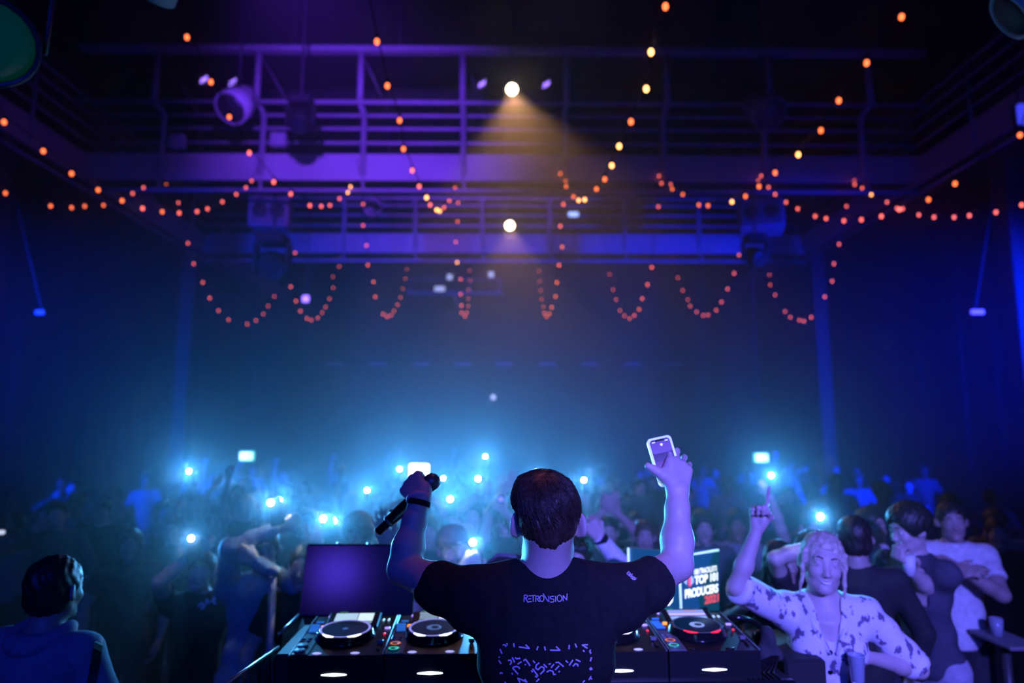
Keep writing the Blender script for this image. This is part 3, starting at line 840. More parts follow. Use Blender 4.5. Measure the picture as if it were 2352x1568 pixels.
par_can('round lamp close overhead with a green-lit lens, top left corner', at(-25, 95, 3.1), (0.55, -0.75, -0.5), 0.20, 0.4, lens=mat('green_lens', (0.02, 0.08, 0.08), 0.3, emit=(0.0, 0.05, 0.03), es=0.3), body=m_dsteel, clamp_z=5.0)
par_can('dark stage lamp with a blue glint, top right corner', at(2318, 40, 3.4), (-0.7, 0.3, -0.5), 0.13, 0.34, body=m_steel, clamp_z=5.2)
par_can('small dark stage lamp at the top edge, left', at(352, -8, 4.0), (-0.5, 0.5, -0.6), 0.12, 0.3, body=m_steel, clamp_z=6.2)
# tubular violet glints of four fixtures above the front catwalk
for (px, py, lb) in ((467, 181, 'small roof fixture with violet tubes, outermost on the left'), (533, 187, 'small roof fixture with violet tubes above the white dome lamp'),
                     (1107, 191, 'small roof fixture with violet tubes left of the upper spotlight'), (1255, 192, 'small roof fixture with violet tubes right of the upper spotlight')):
    p = at_y(px, py, 14.0); t = thing('roof_fixture', lb, 'lamp', p, 'violet tube fixtures in the roof')
    part('housing', MB().box(p + Vector((0, 0.12, 0)), (0.34, 0.14, 0.34), bevel=0.02), m_black, t)
    for q in (-1, 0, 1): part('tube', MB().tube([p + Vector((q * .05 - .01, .03, -.05 + q * .03)), p + Vector((q * .05 + .01, .03, .05 + q * .03))], 0.017, 6), m_violetled, t, True)
    part('bracket', MB().tube([p + Vector((0, .12, .17)), Vector((p.x, p.y + .12, 10.58))], 0.015, 6), m_dsteel, t)
def loudspeaker(label, c, size, rz, m, hang, tilt=0.0):
    t = thing('loudspeaker', label, 'speaker', c - Vector((0, 0, size[2] / 2)))
    Rm = Matrix.Rotation(rz, 3, 'Z') @ Matrix.Rotation(tilt, 3, 'X')
    part('cabinet', MB().box(c, size, Rm, bevel=0.03), m, t)
    part('grille', MB().box(c + Rm @ Vector((0, -size[1] / 2 - 0.008, 0)), (size[0] * .9, 0.016, size[2] * .9), Rm, bevel=0.006), mat('speaker_grille', (0.10, 0.10, 0.12), 0.6, scale=60, bump=0.6), t)
    for q in (-1, 1):
        part('driver', MB().lathe([(size[2] * .24, 0), (size[2] * .22, .012), (size[2] * .08, .002), (.001, .01)], 16, Matrix.Translation(c + Rm @ Vector((q * size[0] * .22, -size[1] / 2 - 0.018, 0))) @ Rm.to_4x4() @ Matrix.Rotation(R(90), 4, 'X')), m_black, t, True)
        part('hanging_strap', MB().tube([c + Rm @ Vector((q * size[0] * .4, 0, size[2] * .45)), Vector((c.x + q * size[0] * .3, c.y, hang))], 0.012, 5), m_dsteel, t)
    return t
m_spk = mat('loudspeaker_cabinet', (0.30, 0.29, 0.33), 0.6)
loudspeaker('boxy loudspeaker lit violet, hung below the left of the front catwalk', at(622, 492, 13.6), (0.74, 0.5, 0.60), R(8), m_spk, 7.3)
loudspeaker('boxy loudspeaker lit blue, hung below the right of the front catwalk', at(1746, 500, 13.6), (0.84, 0.5, 0.62), R(-14), m_spk, 7.3, R(-10))
for (px, py, lb) in ((640, 322, 'small grey junction box on the catwalk post, nearest the violet light'), (408, 325, 'small grey junction box on the catwalk rail, far left')):
    p = at_y(px, py, 12.4); solo('junction_box', MB().box(p, (0.30, 0.16, 0.27), bevel=0.02).box(p + Vector((0, -.085, 0)), (.24, .02, .21), bevel=.008), m_steel, lb, 'box', 'boxes on the catwalk')
# moving lights: dark heads in yokes
def moving_head(label, p, s=1.0, hang=None, d=(0, -.6, -.8)):
    t = thing('moving_light', label, 'lamp', p); d = Vector(d).normalized()
    Mx = Matrix.Translation(p) @ orient(d)
    part('lamp_head', MB().lathe([(.10 * s, -.24 * s), (.17 * s, -.18 * s), (.20 * s, -.02 * s), (.19 * s, .14 * s), (.165 * s, .18 * s), (.15 * s, .165 * s)], 18, Mx), m_black, t, True)
    part('lens', MB().lathe([(.001, .18 * s), (.10 * s, .17 * s), (.15 * s, .155 * s), (.15 * s, .15 * s)], 18, Mx), mat('dark_glass', (0.02, 0.02, 0.04), 0.1, spec=.8, var=0), t, True)
    for q in (-1, 1): part('yoke_arm', MB().box(p + Vector((q * .235 * s, 0, .10 * s)), (.06 * s, .16 * s, .42 * s), bevel=.02 * s), m_black, t)
    part('base_box', MB().box(p + Vector((0, 0, .37 * s)), (.42 * s, .34 * s, .16 * s), bevel=.03 * s), m_black, t)
    if hang: part('clamp', MB().tube([p + Vector((0, 0, .45 * s)), Vector((p.x, p.y, hang))], .025, 6), m_dsteel, t)
moving_head('black moving light hung in front of the catwalk rails, left of centre', at(690, 278, 11.7), .95, 10.6)
moving_head('black moving light hung below the violet loudspeaker', at(625, 608, 12.9), 1.3, 6.95, (.3, -.8, -.5))
moving_head('dim moving light hung below the blue loudspeaker on the right', at(1735, 588, 12.6), .9, 7.0, (.3, -.8, -.5))
# small lamps deep in the hall
def small_lamp(label, p, size, m, group=None, hang=None):
    t = thing('small_lamp', label, 'lamp', p, group)
    part('housing', MB().box(p + Vector((0, size[1] / 2 + .03, 0)), (size[0] * 1.2, .06, size[2] * 1.2), bevel=.01), m_black, t)
    part('lamp_face', MB().box(p, size, bevel=min(size) * .3), m, t)
    if hang:
        top = Vector(hang) if isinstance(hang, tuple) else Vector((p.x, p.y + .06, hang))
        part('rod', MB().tube([p + Vector((0, .06, 0)), top], .012, 5), m_dsteel, t)
small_lamp('pale blue rectangular lamp right of the lower spotlight', at_y(1317, 492, 17.2), (.26, .06, .12), m_blueled, None, 7.3)
bsh = at_y(1045, 674, 22.5)
t = thing('rear_balcony_shelf', 'narrow shelf with a rail, seen dimly beyond the rear catwalk', 'shelf', bsh)
part('board', MB().box(bsh, (3.2, .35, .06)), m_steel, t)
for q in (-1.5, -.5, .5, 1.5): part('post', MB().tube([bsh + Vector((q, 0, 0)), bsh + Vector((q, 0, .5))], .025, 6), m_steel, t)
part('rail', MB().tube([bsh + Vector((-1.6, 0, .5)), bsh + Vector((1.6, 0, .5))], .02, 6), m_steel, t)
part('wall_bracket', MB().lohi((bsh.x - .1, bsh.y, bsh.z - .05), (bsh.x + .1, HY1, bsh.z)), m_steel, t)
small_lamp('small pale lamp at the left end of the rear shelf', at_y(1010, 663, 22.2), (.34, .08, .16), m_pale, 'pale lamps at the back', 10.6)
small_lamp('small round pale lamp above the rear shelf', at_y(1033, 636, 22.2), (.18, .08, .18), m_pale, 'pale lamps at the back', 10.6)
small_lamp('small pale lamp right of the rear shelf', at_y(1128, 630, 22.2), (.18, .08, .18), m_pale, 'pale lamps at the back', 10.6)
small_lamp('single white lamp low on the back wall, in the middle', at_y(1133, 912, 24.93), (.16, .08, .16), mat('white_wall_lamp', (.8, .8, .8), .4, emit=(.5, .6, .9), es=2.2))
small_lamp('small violet lamp on the pillar at the right edge', at_y(2245, 716, 10.2), (.20, .05, .07), mat('violet_wall_lamp', (.5, .4, .8), .4, emit=(.25, .18, .9), es=1.0), None, (7.9, 10.26, 7.0))
small_lamp('small dim lamp on the pillar at the left edge', at_y(92, 717, 10.2), (.14, .05, .07), mat('dim_wall_lamp', (.3, .3, .5), .4, emit=(.02, .05, .25), es=1.0), None, (-7.9, 10.26, 7.0))
small_lamp('violet lamp near the end of the left string of dim bulbs', at_y(702, 686, 16.5), (.16, .06, .16), m_violetled, None, 10.6)
small_lamp('bright blue lamp at the right edge, on the gallery', at(2349, 262, 9.6), (.14, .08, .3), mat('blue_edge_lamp', (.2, .2, .8), .4, emit=(.05, .06, 1.0), es=1.2), None, 8.8)
for k, px in enumerate((770, 868, 968, 1062, 1160, 1258, 1355, 1452, 1548)):
    p = at_y(px, 836, 24.85)
    mb = MB().box(p, (.62, .06, .10), bevel=.01)
    for q in (-1, 0, 1): mb.box(p + Vector((0, -.04, q * .03)), (.58, .02, .012))
    solo('wall_vent', mb, m_fascia, 'short pale slotted vent in the row along the back wall', 'vent', 'row of vents on the back wall')
# exit signs
m_exit_g = mat('exit_sign_green', (.1, .6, .4), .4, emit=(.10, .75, .55), es=1.6)
m_exit_w = mat('exit_sign_white', (.9, .95, .9), .4, emit=(.75, 1.0, .90), es=3.2)
for (px, lb, sk) in ((565, 'lit white and green exit sign on the left side of the hall', -1), (1750, 'lit white and green exit sign on the right side of the hall', 1)):
    p = at(px, 1047 if sk < 0 else 1051, 14.0)
    t = thing('exit_sign', lb, 'sign', p - Vector((0, 0, .12)), 'exit signs')
    part('case', MB().box(p + Vector((0, .05, 0)), (.30, .08, .20), bevel=.015), m_exit_g, t)
    part('sign_face', MB().box(p + Vector((0, 0.005, 0)), (.24, .02, .14), bevel=.01), m_exit_w, t)
    arrow = MB(); q = p + Vector((0, -.008, 0)); a = sk * .8
    arrow.add([q + Vector((x * a, 0, z)) for x, z in ((-.12, .015), (-.12, -.015), (-.06, -.015), (-.06, -.045), (-.01, 0), (-.06, .045), (-.06, .015))], [(0, 1, 2, 3, 4, 5, 6)])
    arrow.ball(q + Vector((.07, 0, .05)), (.016, .004, .016), 8, 4).tube([q + Vector((.065, 0, .03)), q + Vector((.05, 0, -.02)), q + Vector((.085, 0, -.06))], .009, 5).tube([q + Vector((.05, 0, -.02)), q + Vector((.03, 0, -.06))], .009, 5).tube([q + Vector((.03, 0, .0)), q + Vector((.065, 0, .022)), q + Vector((.10, 0, .0))], .007, 5)
    part('pictogram', arrow, m_exit_g, t)
    part('drop_rod', MB().tube([p + Vector((0, .05, .13)), Vector((p.x, p.y + .05, 10.6))], .008, 5), m_dsteel, t)

# ------------------------------------------------------------------ the booth
m_deck = mat('player_black', (0.012, 0.012, 0.014), 0.35, var=0.1, spec=0.3)
m_deckgrey = mat('player_grey_trim', (0.22, 0.23, 0.25), 0.35, 0.3, var=0.1)
m_gloss = mat('gloss_black', (0.010, 0.010, 0.012), 0.12, var=0, spec=0.6)
m_ring = mat('jog_ring_light', (0.6, 0.6, 0.9), 0.3, emit=(0.28, 0.27, 0.80), es=0.95, var=0)
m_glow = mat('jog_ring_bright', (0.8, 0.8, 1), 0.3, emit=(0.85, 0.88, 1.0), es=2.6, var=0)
m_red = mat('red_indicator', (0.6, 0.02, 0.05), 0.3, emit=(1.0, 0.02, 0.06), es=1.6, var=0)
m_orange = mat('orange_button_light', (0.8, 0.4, 0.05), 0.3, emit=(1.0, 0.30, 0.01), es=1.5, var=0)
m_cue = mat('cue_ring_light', (0.8, 0.3, 0.05), 0.3, emit=(1.0, 0.22, 0.05), es=0.9, var=0)
m_play = mat('play_ring_light', (0.05, 0.8, 0.5), 0.3, emit=(0.02, 0.75, 0.36), es=0.95, var=0)
m_bluebtn = mat('blue_button_light', (0.05, 0.2, 0.6), 0.3, emit=(0.03, 0.20, 0.75), es=0.55, var=0)
m_violbtn = mat('violet_button_light', (0.4, 0.3, 0.8), 0.3, emit=(0.42, 0.30, 1.0), es=1.2, var=0)
m_greenlab = mat('green_label', (0.05, 0.4, 0.05), 0.3, emit=(0.05, 0.38, 0.04), es=0.7, var=0)
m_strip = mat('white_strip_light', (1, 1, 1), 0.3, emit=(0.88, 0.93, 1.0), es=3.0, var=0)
m_lcd = mat('display_white', (0.6, 0.8, 0.85), 0.3, emit=(0.50, 0.74, 0.84), es=0.85, var=0)
m_lcd2 = mat('display_grey', (0.4, 0.5, 0.55), 0.3, emit=(0.26, 0.40, 0.46), es=0.7, var=0)
m_lcd3 = mat('display_red', (0.6, 0.2, 0.15), 0.3, emit=(0.55, 0.16, 0.10), es=0.8, var=0)
m_lcd4 = mat('display_lavender', (0.6, 0.5, 0.8), 0.3, emit=(0.60, 0.52, 0.90), es=0.9, var=0)
m_alu = mat('brushed_aluminium', (0.75, 0.77, 0.80), 0.3, 0.9, var=0.1, scale=30)

ZT = at(771, 1505, 2.33).z            # top front edge of the players
pA = at_z(771, 1505, ZT); pB = at_z(1642, 1494, ZT)
dirx = Vector((pB.x - pA.x, pB.y - pA.y, 0)).normalized(); diry = Vector((-dirx.y, dirx.x, 0))
BROT = math.atan2(dirx.y, dirx.x)
TZ = ZT - 0.098                       # table top
def player(label, p, ring_spots, variant):
    """disc player; local x along the booth, y away from the performer, origin bottom front centre"""
    M4 = Matrix.Translation(p) @ Matrix.Rotation(BROT, 4, 'Z')
    T = lambda x, y, z: M4 @ Vector((x, y, z))
    R3 = M4.to_3x3()
    zt = lambda y: 0.098 + 0.028 * y / 0.40
    t = thing('disc_player', label, 'dj player', p, 'disc players on the booth')
    body = MB()
    prof = [(0.0, 0.004), (0.40, 0.004), (0.40, zt(.40)), (0.0, zt(0))]
    n = len(prof)
    for x in (-0.161, 0.161): body.poly([T(x, y, z) for y, z in (prof if x > 0 else prof[::-1])])
    for i in range(n):
        a, b = prof[i], prof[(i + 1) % n]
        body.poly([T(-0.161, *a), T(0.161, *a), T(0.161, *b), T(-0.161, *b)][::-1])
    part('body', body, m_deck, t)
    for fx in (-.13, .13):
        for fy in (.03, .36): part('foot', MB().lathe([(.015, 0), (.015, .006)], 10, Matrix.Translation(T(fx, fy, 0))), m_black, t)
    for x in (-0.158, 0.158): part('edge_trim', MB().box(T(x, .2, zt(.2) + .001), (.006, .40, .006), R3 @ Matrix.Rotation(math.atan(.07), 3, 'X'), bevel=.001), m_deckgrey, t)
    # left panel in grey
    part('left_panel', MB().box(T(-.125, .10, zt(.10) + .001), (.055, .19, .003), R3 @ Matrix.Rotation(math.atan(.07), 3, 'X')), m_deckgrey if variant != 0 else m_deck, t)
    # jog wheel
    jc = T(-0.005, .185, zt(.185)); J = Matrix.Translation(jc) @ M4.to_3x3().to_4x4() @ Matrix.Rotation(math.atan(.07), 4, 'X')
    jw = part('jog_wheel', MB().lathe([(.110, 0), (.110, .004), (.103, .008), (.101, .022), (.092, .026), (.084, .026), (.001, .026)], 40, J), m_gloss, t, True)
    ring = MB()
    for k in range(48):
        a0, a1 = 2 * math.pi * k / 48, 2 * math.pi * (k + 1) / 48
        ring.poly([J @ Vector((r_ * math.cos(a), r_ * math.sin(a), z_)) for (r_, z_, a) in ((.0845, .0275, a0), (.0925, .0262, a0), (.0925, .0262, a1), (.0845, .0275, a1))][::-1] if False else
                  [J @ Vector((r_ * math.cos(a), r_ * math.sin(a), z_)) for (r_, z_, a) in ((.0845, .0275, a0), (.0925, .0275, a0), (.0925, .0275, a1), (.0845, .0275, a1))])
    subpart('light_ring', ring, m_ring if variant != 3 else m_deckgrey, jw)
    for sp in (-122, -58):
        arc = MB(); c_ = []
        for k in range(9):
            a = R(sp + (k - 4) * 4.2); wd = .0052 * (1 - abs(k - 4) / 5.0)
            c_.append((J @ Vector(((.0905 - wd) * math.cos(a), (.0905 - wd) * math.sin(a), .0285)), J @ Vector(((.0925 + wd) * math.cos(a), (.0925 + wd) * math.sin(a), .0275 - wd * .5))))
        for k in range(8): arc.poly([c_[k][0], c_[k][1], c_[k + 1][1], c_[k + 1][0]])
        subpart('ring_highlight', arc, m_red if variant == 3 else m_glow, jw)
    disp = MB().lathe([(.001, .0272), (.028 if variant != 0 else .010, .0270), (.028 if variant != 0 else .010, .0262)], 20, J)
    subpart('jog_display', disp, mat('jog_display_blue', (.1, .2, .4), .3, emit=(.07, .17, .42), es=.55, var=0) if variant != 3 else m_lcd2, jw)
    if variant in (1, 3):
        subpart('jog_display_mark', MB().lathe([(.001, .0278), (.014, .0277), (.014, .0272)], 16, J @ Matrix.Translation((.004, 0, 0))), m_gloss, jw)
    for q in (-.068, .062):           # glints on the front lip, painted as glowing spots
        part('front_glint', MB().ball(T(q, .018, zt(.018) + .001), (.017, .010, .003), 10, 4, 0, R3), mat('painted_glint', (.6, .6, 1), .3, emit=(.42, .42, .95), es=1.0, var=0) if variant != 3 else m_deck, t, True)
    # display on its raised wedge
    tilt = R3 @ Matrix.Rotation(R(13), 3, 'X')
    sc = T(0.0, .325, zt(.325) + .014)
    part('display_wedge', MB().box(sc - Vector((0, 0, .012)), (.20, .115, .026), tilt, bevel=.004), m_deck, t)
    scr = part('display', MB().box(sc + tilt @ Vector((0, 0, .0026)), (.150, .082, .002), tilt), m_gloss, t)
    O = lambda x, y: sc + tilt @ Vector((x, y, .0040))
    def tile(nm, x, y, w, h, m): subpart(nm, MB().box(O(x, y), (w, h, .0012), tilt), m, scr)
    if variant == 0:
        tile('list_panel', -.030, .008, .086, .058, m_lcd); tile('list_panel', .045, .008, .058, .058, mat('display_bright', (.8, .9, .95), .3, emit=(.72, .92, .97), es=1.0, var=0))
        for q in range(4): tile('list_row', -.036, .026 - q * .013, .060, .004, m_lcd2)
        tile('button_row', -.0, -.033, .146, .016, m_lcd2)
        for q in range(5): tile('screen_button', -.058 + q * .024, -.033, .012, .008, m_lcd)
    elif variant == 3:
        tile('wave_panel', 0, .028, .146, .020, m_lcd2); tile('wave_red', .02, .032, .050, .010, m_lcd3)
        tile('wave_panel', 0, .004, .146, .018, m_lcd4)
        tile('wave_panel', 0, -.026, .146, .026, m_lcd2)
        for q in range(14): tile('wave_peak', -.064 + q * .0098, -.024, .005, .005 + .010 * ((q * 7) % 5) / 5, m_lcd)
    else:
        tile('wave_panel', -.036, .004, .070, .044, m_lcd2); tile('wave_panel', .038, .002, .070, .030, m_lcd4 if variant == 2 else mat('display_pale', (.7, .8, .9), .3, emit=(.62, .68, .85), es=.9, var=0))
        tile('title_row', 0, .033, .146, .012, m_lcd2); tile('title_red', .052, .034, .030, .009, m_lcd3)
        tile('button_row', 0, -.033, .146, .016, m_lcd2)
        for q in range(6): tile('screen_button', -.060 + q * .024, -.033, .014, .007, m_lcd)
        for q in range(10): tile('wave_peak', .008 + q * .0068, .002, .0035, .008 + .018 * ((q * 5) % 7) / 7, m_lcd)
    # buttons
    def btn(nm, x, y, w, h, m, dz=0.0): part(nm, MB().box(T(x, y, zt(y) + .003 + dz), (w, h, .006), R3, bevel=.0015), m, t)
    btn('label_light', -.052, .395, .034, .008, m_greenlab, .012)
    for q in range(3): btn('top_button', -.010 + q * .034, .394, .024, .007, m_deckgrey, .012)
    btn('violet_button', -.098, .375, .020, .013, m_violbtn, .004)
    btn('blue_bar', -.128, .325, .028, .009, m_bluebtn)
    for q in range(4): btn('pad_button', -.138 + q * .002, .290 - q * .021, .034, .010, m_bluebtn)
    for q in range(2):
        part('loop_button', MB().lathe([(.0001, .009), (.009, .008), (.010, 0)], 14, Matrix.Translation(T(-.104 + q * .026, .272 + .004 * q, zt(.27) - .001))), m_orange, t, True)
    btn('violet_button', .140, .255, .020, .012, m_violbtn); btn('red_light', .137, .195, .008, .006, m_red)
    for q in range(2): btn('mode_light', .112 + q * .020, .345, .008, .016, m_lcd)
    for q in range(4): btn('small_button', -.146 + (q % 2) * .022, .150 - (q // 2) * .022, .013, .008, m_deckgrey)
    for nm, yy, m_ in (('cue', .085, m_cue), ('play', .038, m_play)):
        c_ = T(-.134, yy, zt(yy)); Q = Matrix.Translation(c_)
        b = part(nm + '_button', MB().lathe([(.019, 0), (.019, .005), (.001, .007)], 20, Q), m_deckgrey, t, True)
        rg = MB()
        for k in range(24):
            a0, a1 = 2 * math.pi * k / 24, 2 * math.pi * (k + 1) / 24
            rg.poly([Q @ Vector((r_ * math.cos(a), r_ * math.sin(a), .0078)) for r_, a in ((.0135, a0), (.0185, a0), (.0185, a1), (.0135, a1))])
        if variant == 0: m_ = m_deckgrey
        subpart(nm + '_ring', rg, m_, b)
    sl = part('tempo_slot', MB().box(T(.136, .105, zt(.105) + .001), (.010, .13, .002), R3), m_black, t)
    subpart('tempo_fader', MB().box(T(.136, .10, zt(.10) + .008), (.022, .012, .014), R3, bevel=.003), m_deckgrey, sl)
    # lit slot on the front face
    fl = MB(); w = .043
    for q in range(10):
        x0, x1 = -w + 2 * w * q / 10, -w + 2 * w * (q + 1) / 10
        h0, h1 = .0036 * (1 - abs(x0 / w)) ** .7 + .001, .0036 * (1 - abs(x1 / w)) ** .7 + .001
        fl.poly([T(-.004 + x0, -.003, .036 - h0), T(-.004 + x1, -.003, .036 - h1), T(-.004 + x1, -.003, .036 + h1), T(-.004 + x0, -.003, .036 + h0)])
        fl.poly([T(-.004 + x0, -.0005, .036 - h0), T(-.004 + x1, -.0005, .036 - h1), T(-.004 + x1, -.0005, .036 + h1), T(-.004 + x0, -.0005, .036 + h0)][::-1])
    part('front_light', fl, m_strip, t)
    return t
for k, (px, py, lb) in enumerate(((771, 1505, 'disc player with a white list display and dark jog wheel, leftmost on the booth'),
                                  (991, 1501.5, 'disc player with a lit jog display, second from the left, beside the mixer'),
                                  (1428, 1496.5, 'disc player half hidden behind the performer, right of the mixer'),
                                  (1642, 1494, 'disc player with red jog lights and a striped display, rightmost on the booth'))):
    p = at_z(px, py, ZT); p.z = TZ
    player(lb, p, None, (0, 1, 2, 3)[k])
# mixer, mostly hidden behind the performer
pm = at_z(1208, 1499, ZT); pm.z = TZ
t = thing('mixer', 'black mixer with knobs and faders between the two pairs of disc players', 'mixer', pm)
M4 = Matrix.Translation(pm) @ Matrix.Rotation(BROT, 4, 'Z'); R3 = M4.to_3x3()
part('body', MB().box(M4 @ Vector((0, .20, .052)), (.318, .40, .104), R3, bevel=.004), m_deck, t)
for c in range(4):
    for q in range(5): part('knob', MB().lathe([(.009, 0), (.008, .014), (.001, .015)], 10, Matrix.Translation(M4 @ Vector((-.09 + .06 * c, .17 + q * .042, .104)))), m_deckgrey, t, True)
    part('fader', MB().box(M4 @ Vector((-.09 + .06 * c, .08 + .012 * c, .110)), (.016, .010, .014), R3, bevel=.002), m_deckgrey, t)
part('crossfader', MB().box(M4 @ Vector((.01, .03, .110)), (.010, .018, .014), R3, bevel=.002), m_deckgrey, t)
for q in range(6): part('level_light', MB().box(M4 @ Vector((.12, .12 + q * .02, .105)), (.008, .012, .003), R3), (m_play, m_play, m_play, m_bluebtn, m_orange, m_red)[q], t)
# table
tl = at_z(628, 1503, ZT); tr = at_z(1822, 1494, ZT)
L0 = (tl - pA).dot(dirx); L1 = (tr - pA).dot(dirx)
TB = lambda x, y, z: Vector((pA.x, pA.y, 0)) + dirx * x + diry * y + Vector((0, 0, z))
R3 = Matrix.Rotation(BROT, 3, 'Z')
t = thing('booth_table', 'black performer booth table that carries the players and screens', 'table', TB((L0 + L1) / 2, .35, .55))
part('table_top', MB().box(TB((L0 + L1) / 2, .42, TZ - .025), (L1 - L0, .88, .05), R3, bevel=.008), m_black, t)
part('front_lip', MB().box(TB((L0 + L1) / 2, -.008, TZ - .024), (L1 - L0, .03, .056), R3, bevel=.006), m_gloss, t)
part('back_panel', MB().box(TB((L0 + L1) / 2, .84, (TZ + .55) / 2 - .03), (L1 - L0 - .04, .03, TZ - .55 - .06), R3), m_black, t)
cl = MB(); n = 60; x0c, x1c = (at_z(1085, 1500, ZT) - pA).dot(dirx), L1 - .04
for i in range(n):
    a = x0c + (x1c - x0c) * i / n; b = x0c + (x1c - x0c) * (i + 1) / n
    ya, yb = .03 + .006 * math.sin(i * 1.1), .03 + .006 * math.sin((i + 1) * 1.1)
    cl.poly([TB(a, ya, .57), TB(b, yb, .57), TB(b, yb, TZ - .05), TB(a, ya, TZ - .05)]); cl.poly([TB(a, ya + .006, .57), TB(b, yb + .006, .57), TB(b, yb + .006, TZ - .05), TB(a, ya + .006, TZ - .05)][::-1])
part('pale_skirt', cl, mat('pale_table_skirt', (0.45, 0.44, 0.52), 0.9, var=.1), t, True)
part('shaded_skirt', MB().box(TB((L0 + x0c) / 2, .03, (TZ - .05 + .57) / 2), (x0c - L0 - .04, .012, TZ - .05 - .57), R3), m_black, t)  # left part of the skirt, its shade put into the black colour
for xx in (L0 + .05, L1 - .05):
    for yy in (.08, .78): part('leg', MB().box(TB(xx, yy, (TZ - .05 + .55) / 2), (.05, .05, TZ - .05 - .55), R3), m_dsteel, t)
# flight case end blocks and aluminium rail
cb = TB(L0 + .055, .20, TZ + .05)
solo('flight_case', MB().box(cb, (.10, .38, .10), R3, bevel=.008), m_black, 'small black flight case on the left end of the booth table', 'case')
ra, rb = at(641, 1455, 2.62), at(688, 1411, 3.02)
t = thing('edge_rail', 'bright aluminium rail slanting along the far left edge of the booth', 'rail', (ra.x, ra.y, TZ))
part('rail_bar', MB().tube([ra, rb], .007, 6), m_alu, t, True)
pf = MB(); pf.poly([ra + Vector((.005, 0, -.004)), rb + Vector((.005, 0, -.004)), Vector((rb.x + .02, rb.y, TZ)), Vector((ra.x + .005, ra.y, TZ))]); pf.poly([Vector((ra.x + .012, ra.y, TZ)), Vector((rb.x + .027, rb.y, TZ)), rb + Vector((.012, 0, -.004)), ra + Vector((.012, 0, -.004))])
part('rail_panel', pf, mat('rail_panel_metal', (.35, .37, .40), .35, .7), t)
# crinkled foil skirt at the left of the booth, towards the performer
fa, fb = at(640, 1486, 2.50), at(488, 1590, 2.02)
t = thing('foil_skirt', 'crinkled silvery skirt on the left end of the booth, lower left of the players', 'skirt', (fa.x, fa.y, .55))
fm = MB(); nx_, nz_ = 36, 12; vs = []
for i in range(nx_ + 1):
    for j in range(nz_ + 1):
        q = fa.lerp(fb, i / nx_); zz = q.z + (.55 - q.z) * j / nz_
        am = .018 * min(1, j / 3)
        vs.append((q.x + am * math.sin(i * 1.7 + j * .6) + .008 * math.sin(i * 3.1 - j * 1.3), q.y + am * math.cos(i * 1.3 - j * .5), zz))
fs = [(i * (nz_ + 1) + j, (i + 1) * (nz_ + 1) + j, (i + 1) * (nz_ + 1) + j + 1, i * (nz_ + 1) + j + 1) for i in range(nx_) for j in range(nz_)]
fm.add(vs, fs)
part('foil', fm, mat('silver_foil', (.45, .52, .55), .32, .85, var=.3, scale=20, bump=.4), t)
part('top_bar', MB().tube([fa, fb], .006, 6), m_alu, t, True)
part('leg', MB().tube([fb, Vector((fb.x, fb.y, .3))], .012, 6), m_dsteel, t)

# left screen: glossy, dark, reflecting the added violet lamp
def quad_box(c, w, h, d, rz, tilt=0):
    return Matrix.Translation(c) @ Matrix.Rotation(rz, 4, 'Z') @ Matrix.Rotation(tilt, 4, 'X')
mc = at(822, 1333, 3.05); MM = quad_box(mc, 0, 0, 0, R(-2), R(-14)); MR = MM.to_3x3()
t = thing('monitor', 'black monitor switched off, its glossy screen reflecting violet light, behind the left players', 'monitor', (mc.x, mc.y, TZ))
part('housing', MB().box(MM @ Vector((0, .012, 0)), (.505, .024, .315), MR, bevel=.006), m_black, t)
part('screen', MB().box(MM @ Vector((0, -.002, .003)), (.488, .004, .292), MR), mat('dark_screen', (0.008, 0.008, 0.014), 0.16, var=0, spec=1.0), t)
part('stand_neck', MB().box(MM @ Vector((0, .05, -.17)), (.06, .03, .16), MR, bevel=.005), m_black, t)
part('stand_foot', MB().box(Vector((mc.x, mc.y + .05, TZ + .008)), (.26, .16, .016), None, bevel=.006), m_black, t)
# unseen violet lamp added behind the camera so that the screen mirrors it
_p = at(770, 1312, 3.02); _d = ray(770, 1312).normalized(); _n = MR @ Vector((0, -1, 0)); _r = _d - _n * (2 * _d.dot(_n))
area('added_mirror_lamp', _p + _r * 5.6, _p, 8, (0.105, 0.05, 1.0), 0.45, 0.4)
for q in (-.105, .035): part('top_knob', MB().ball(MM @ Vector((q, .012, .160)), (.013, .010, .006), 10, 6), m_alu, t, True)

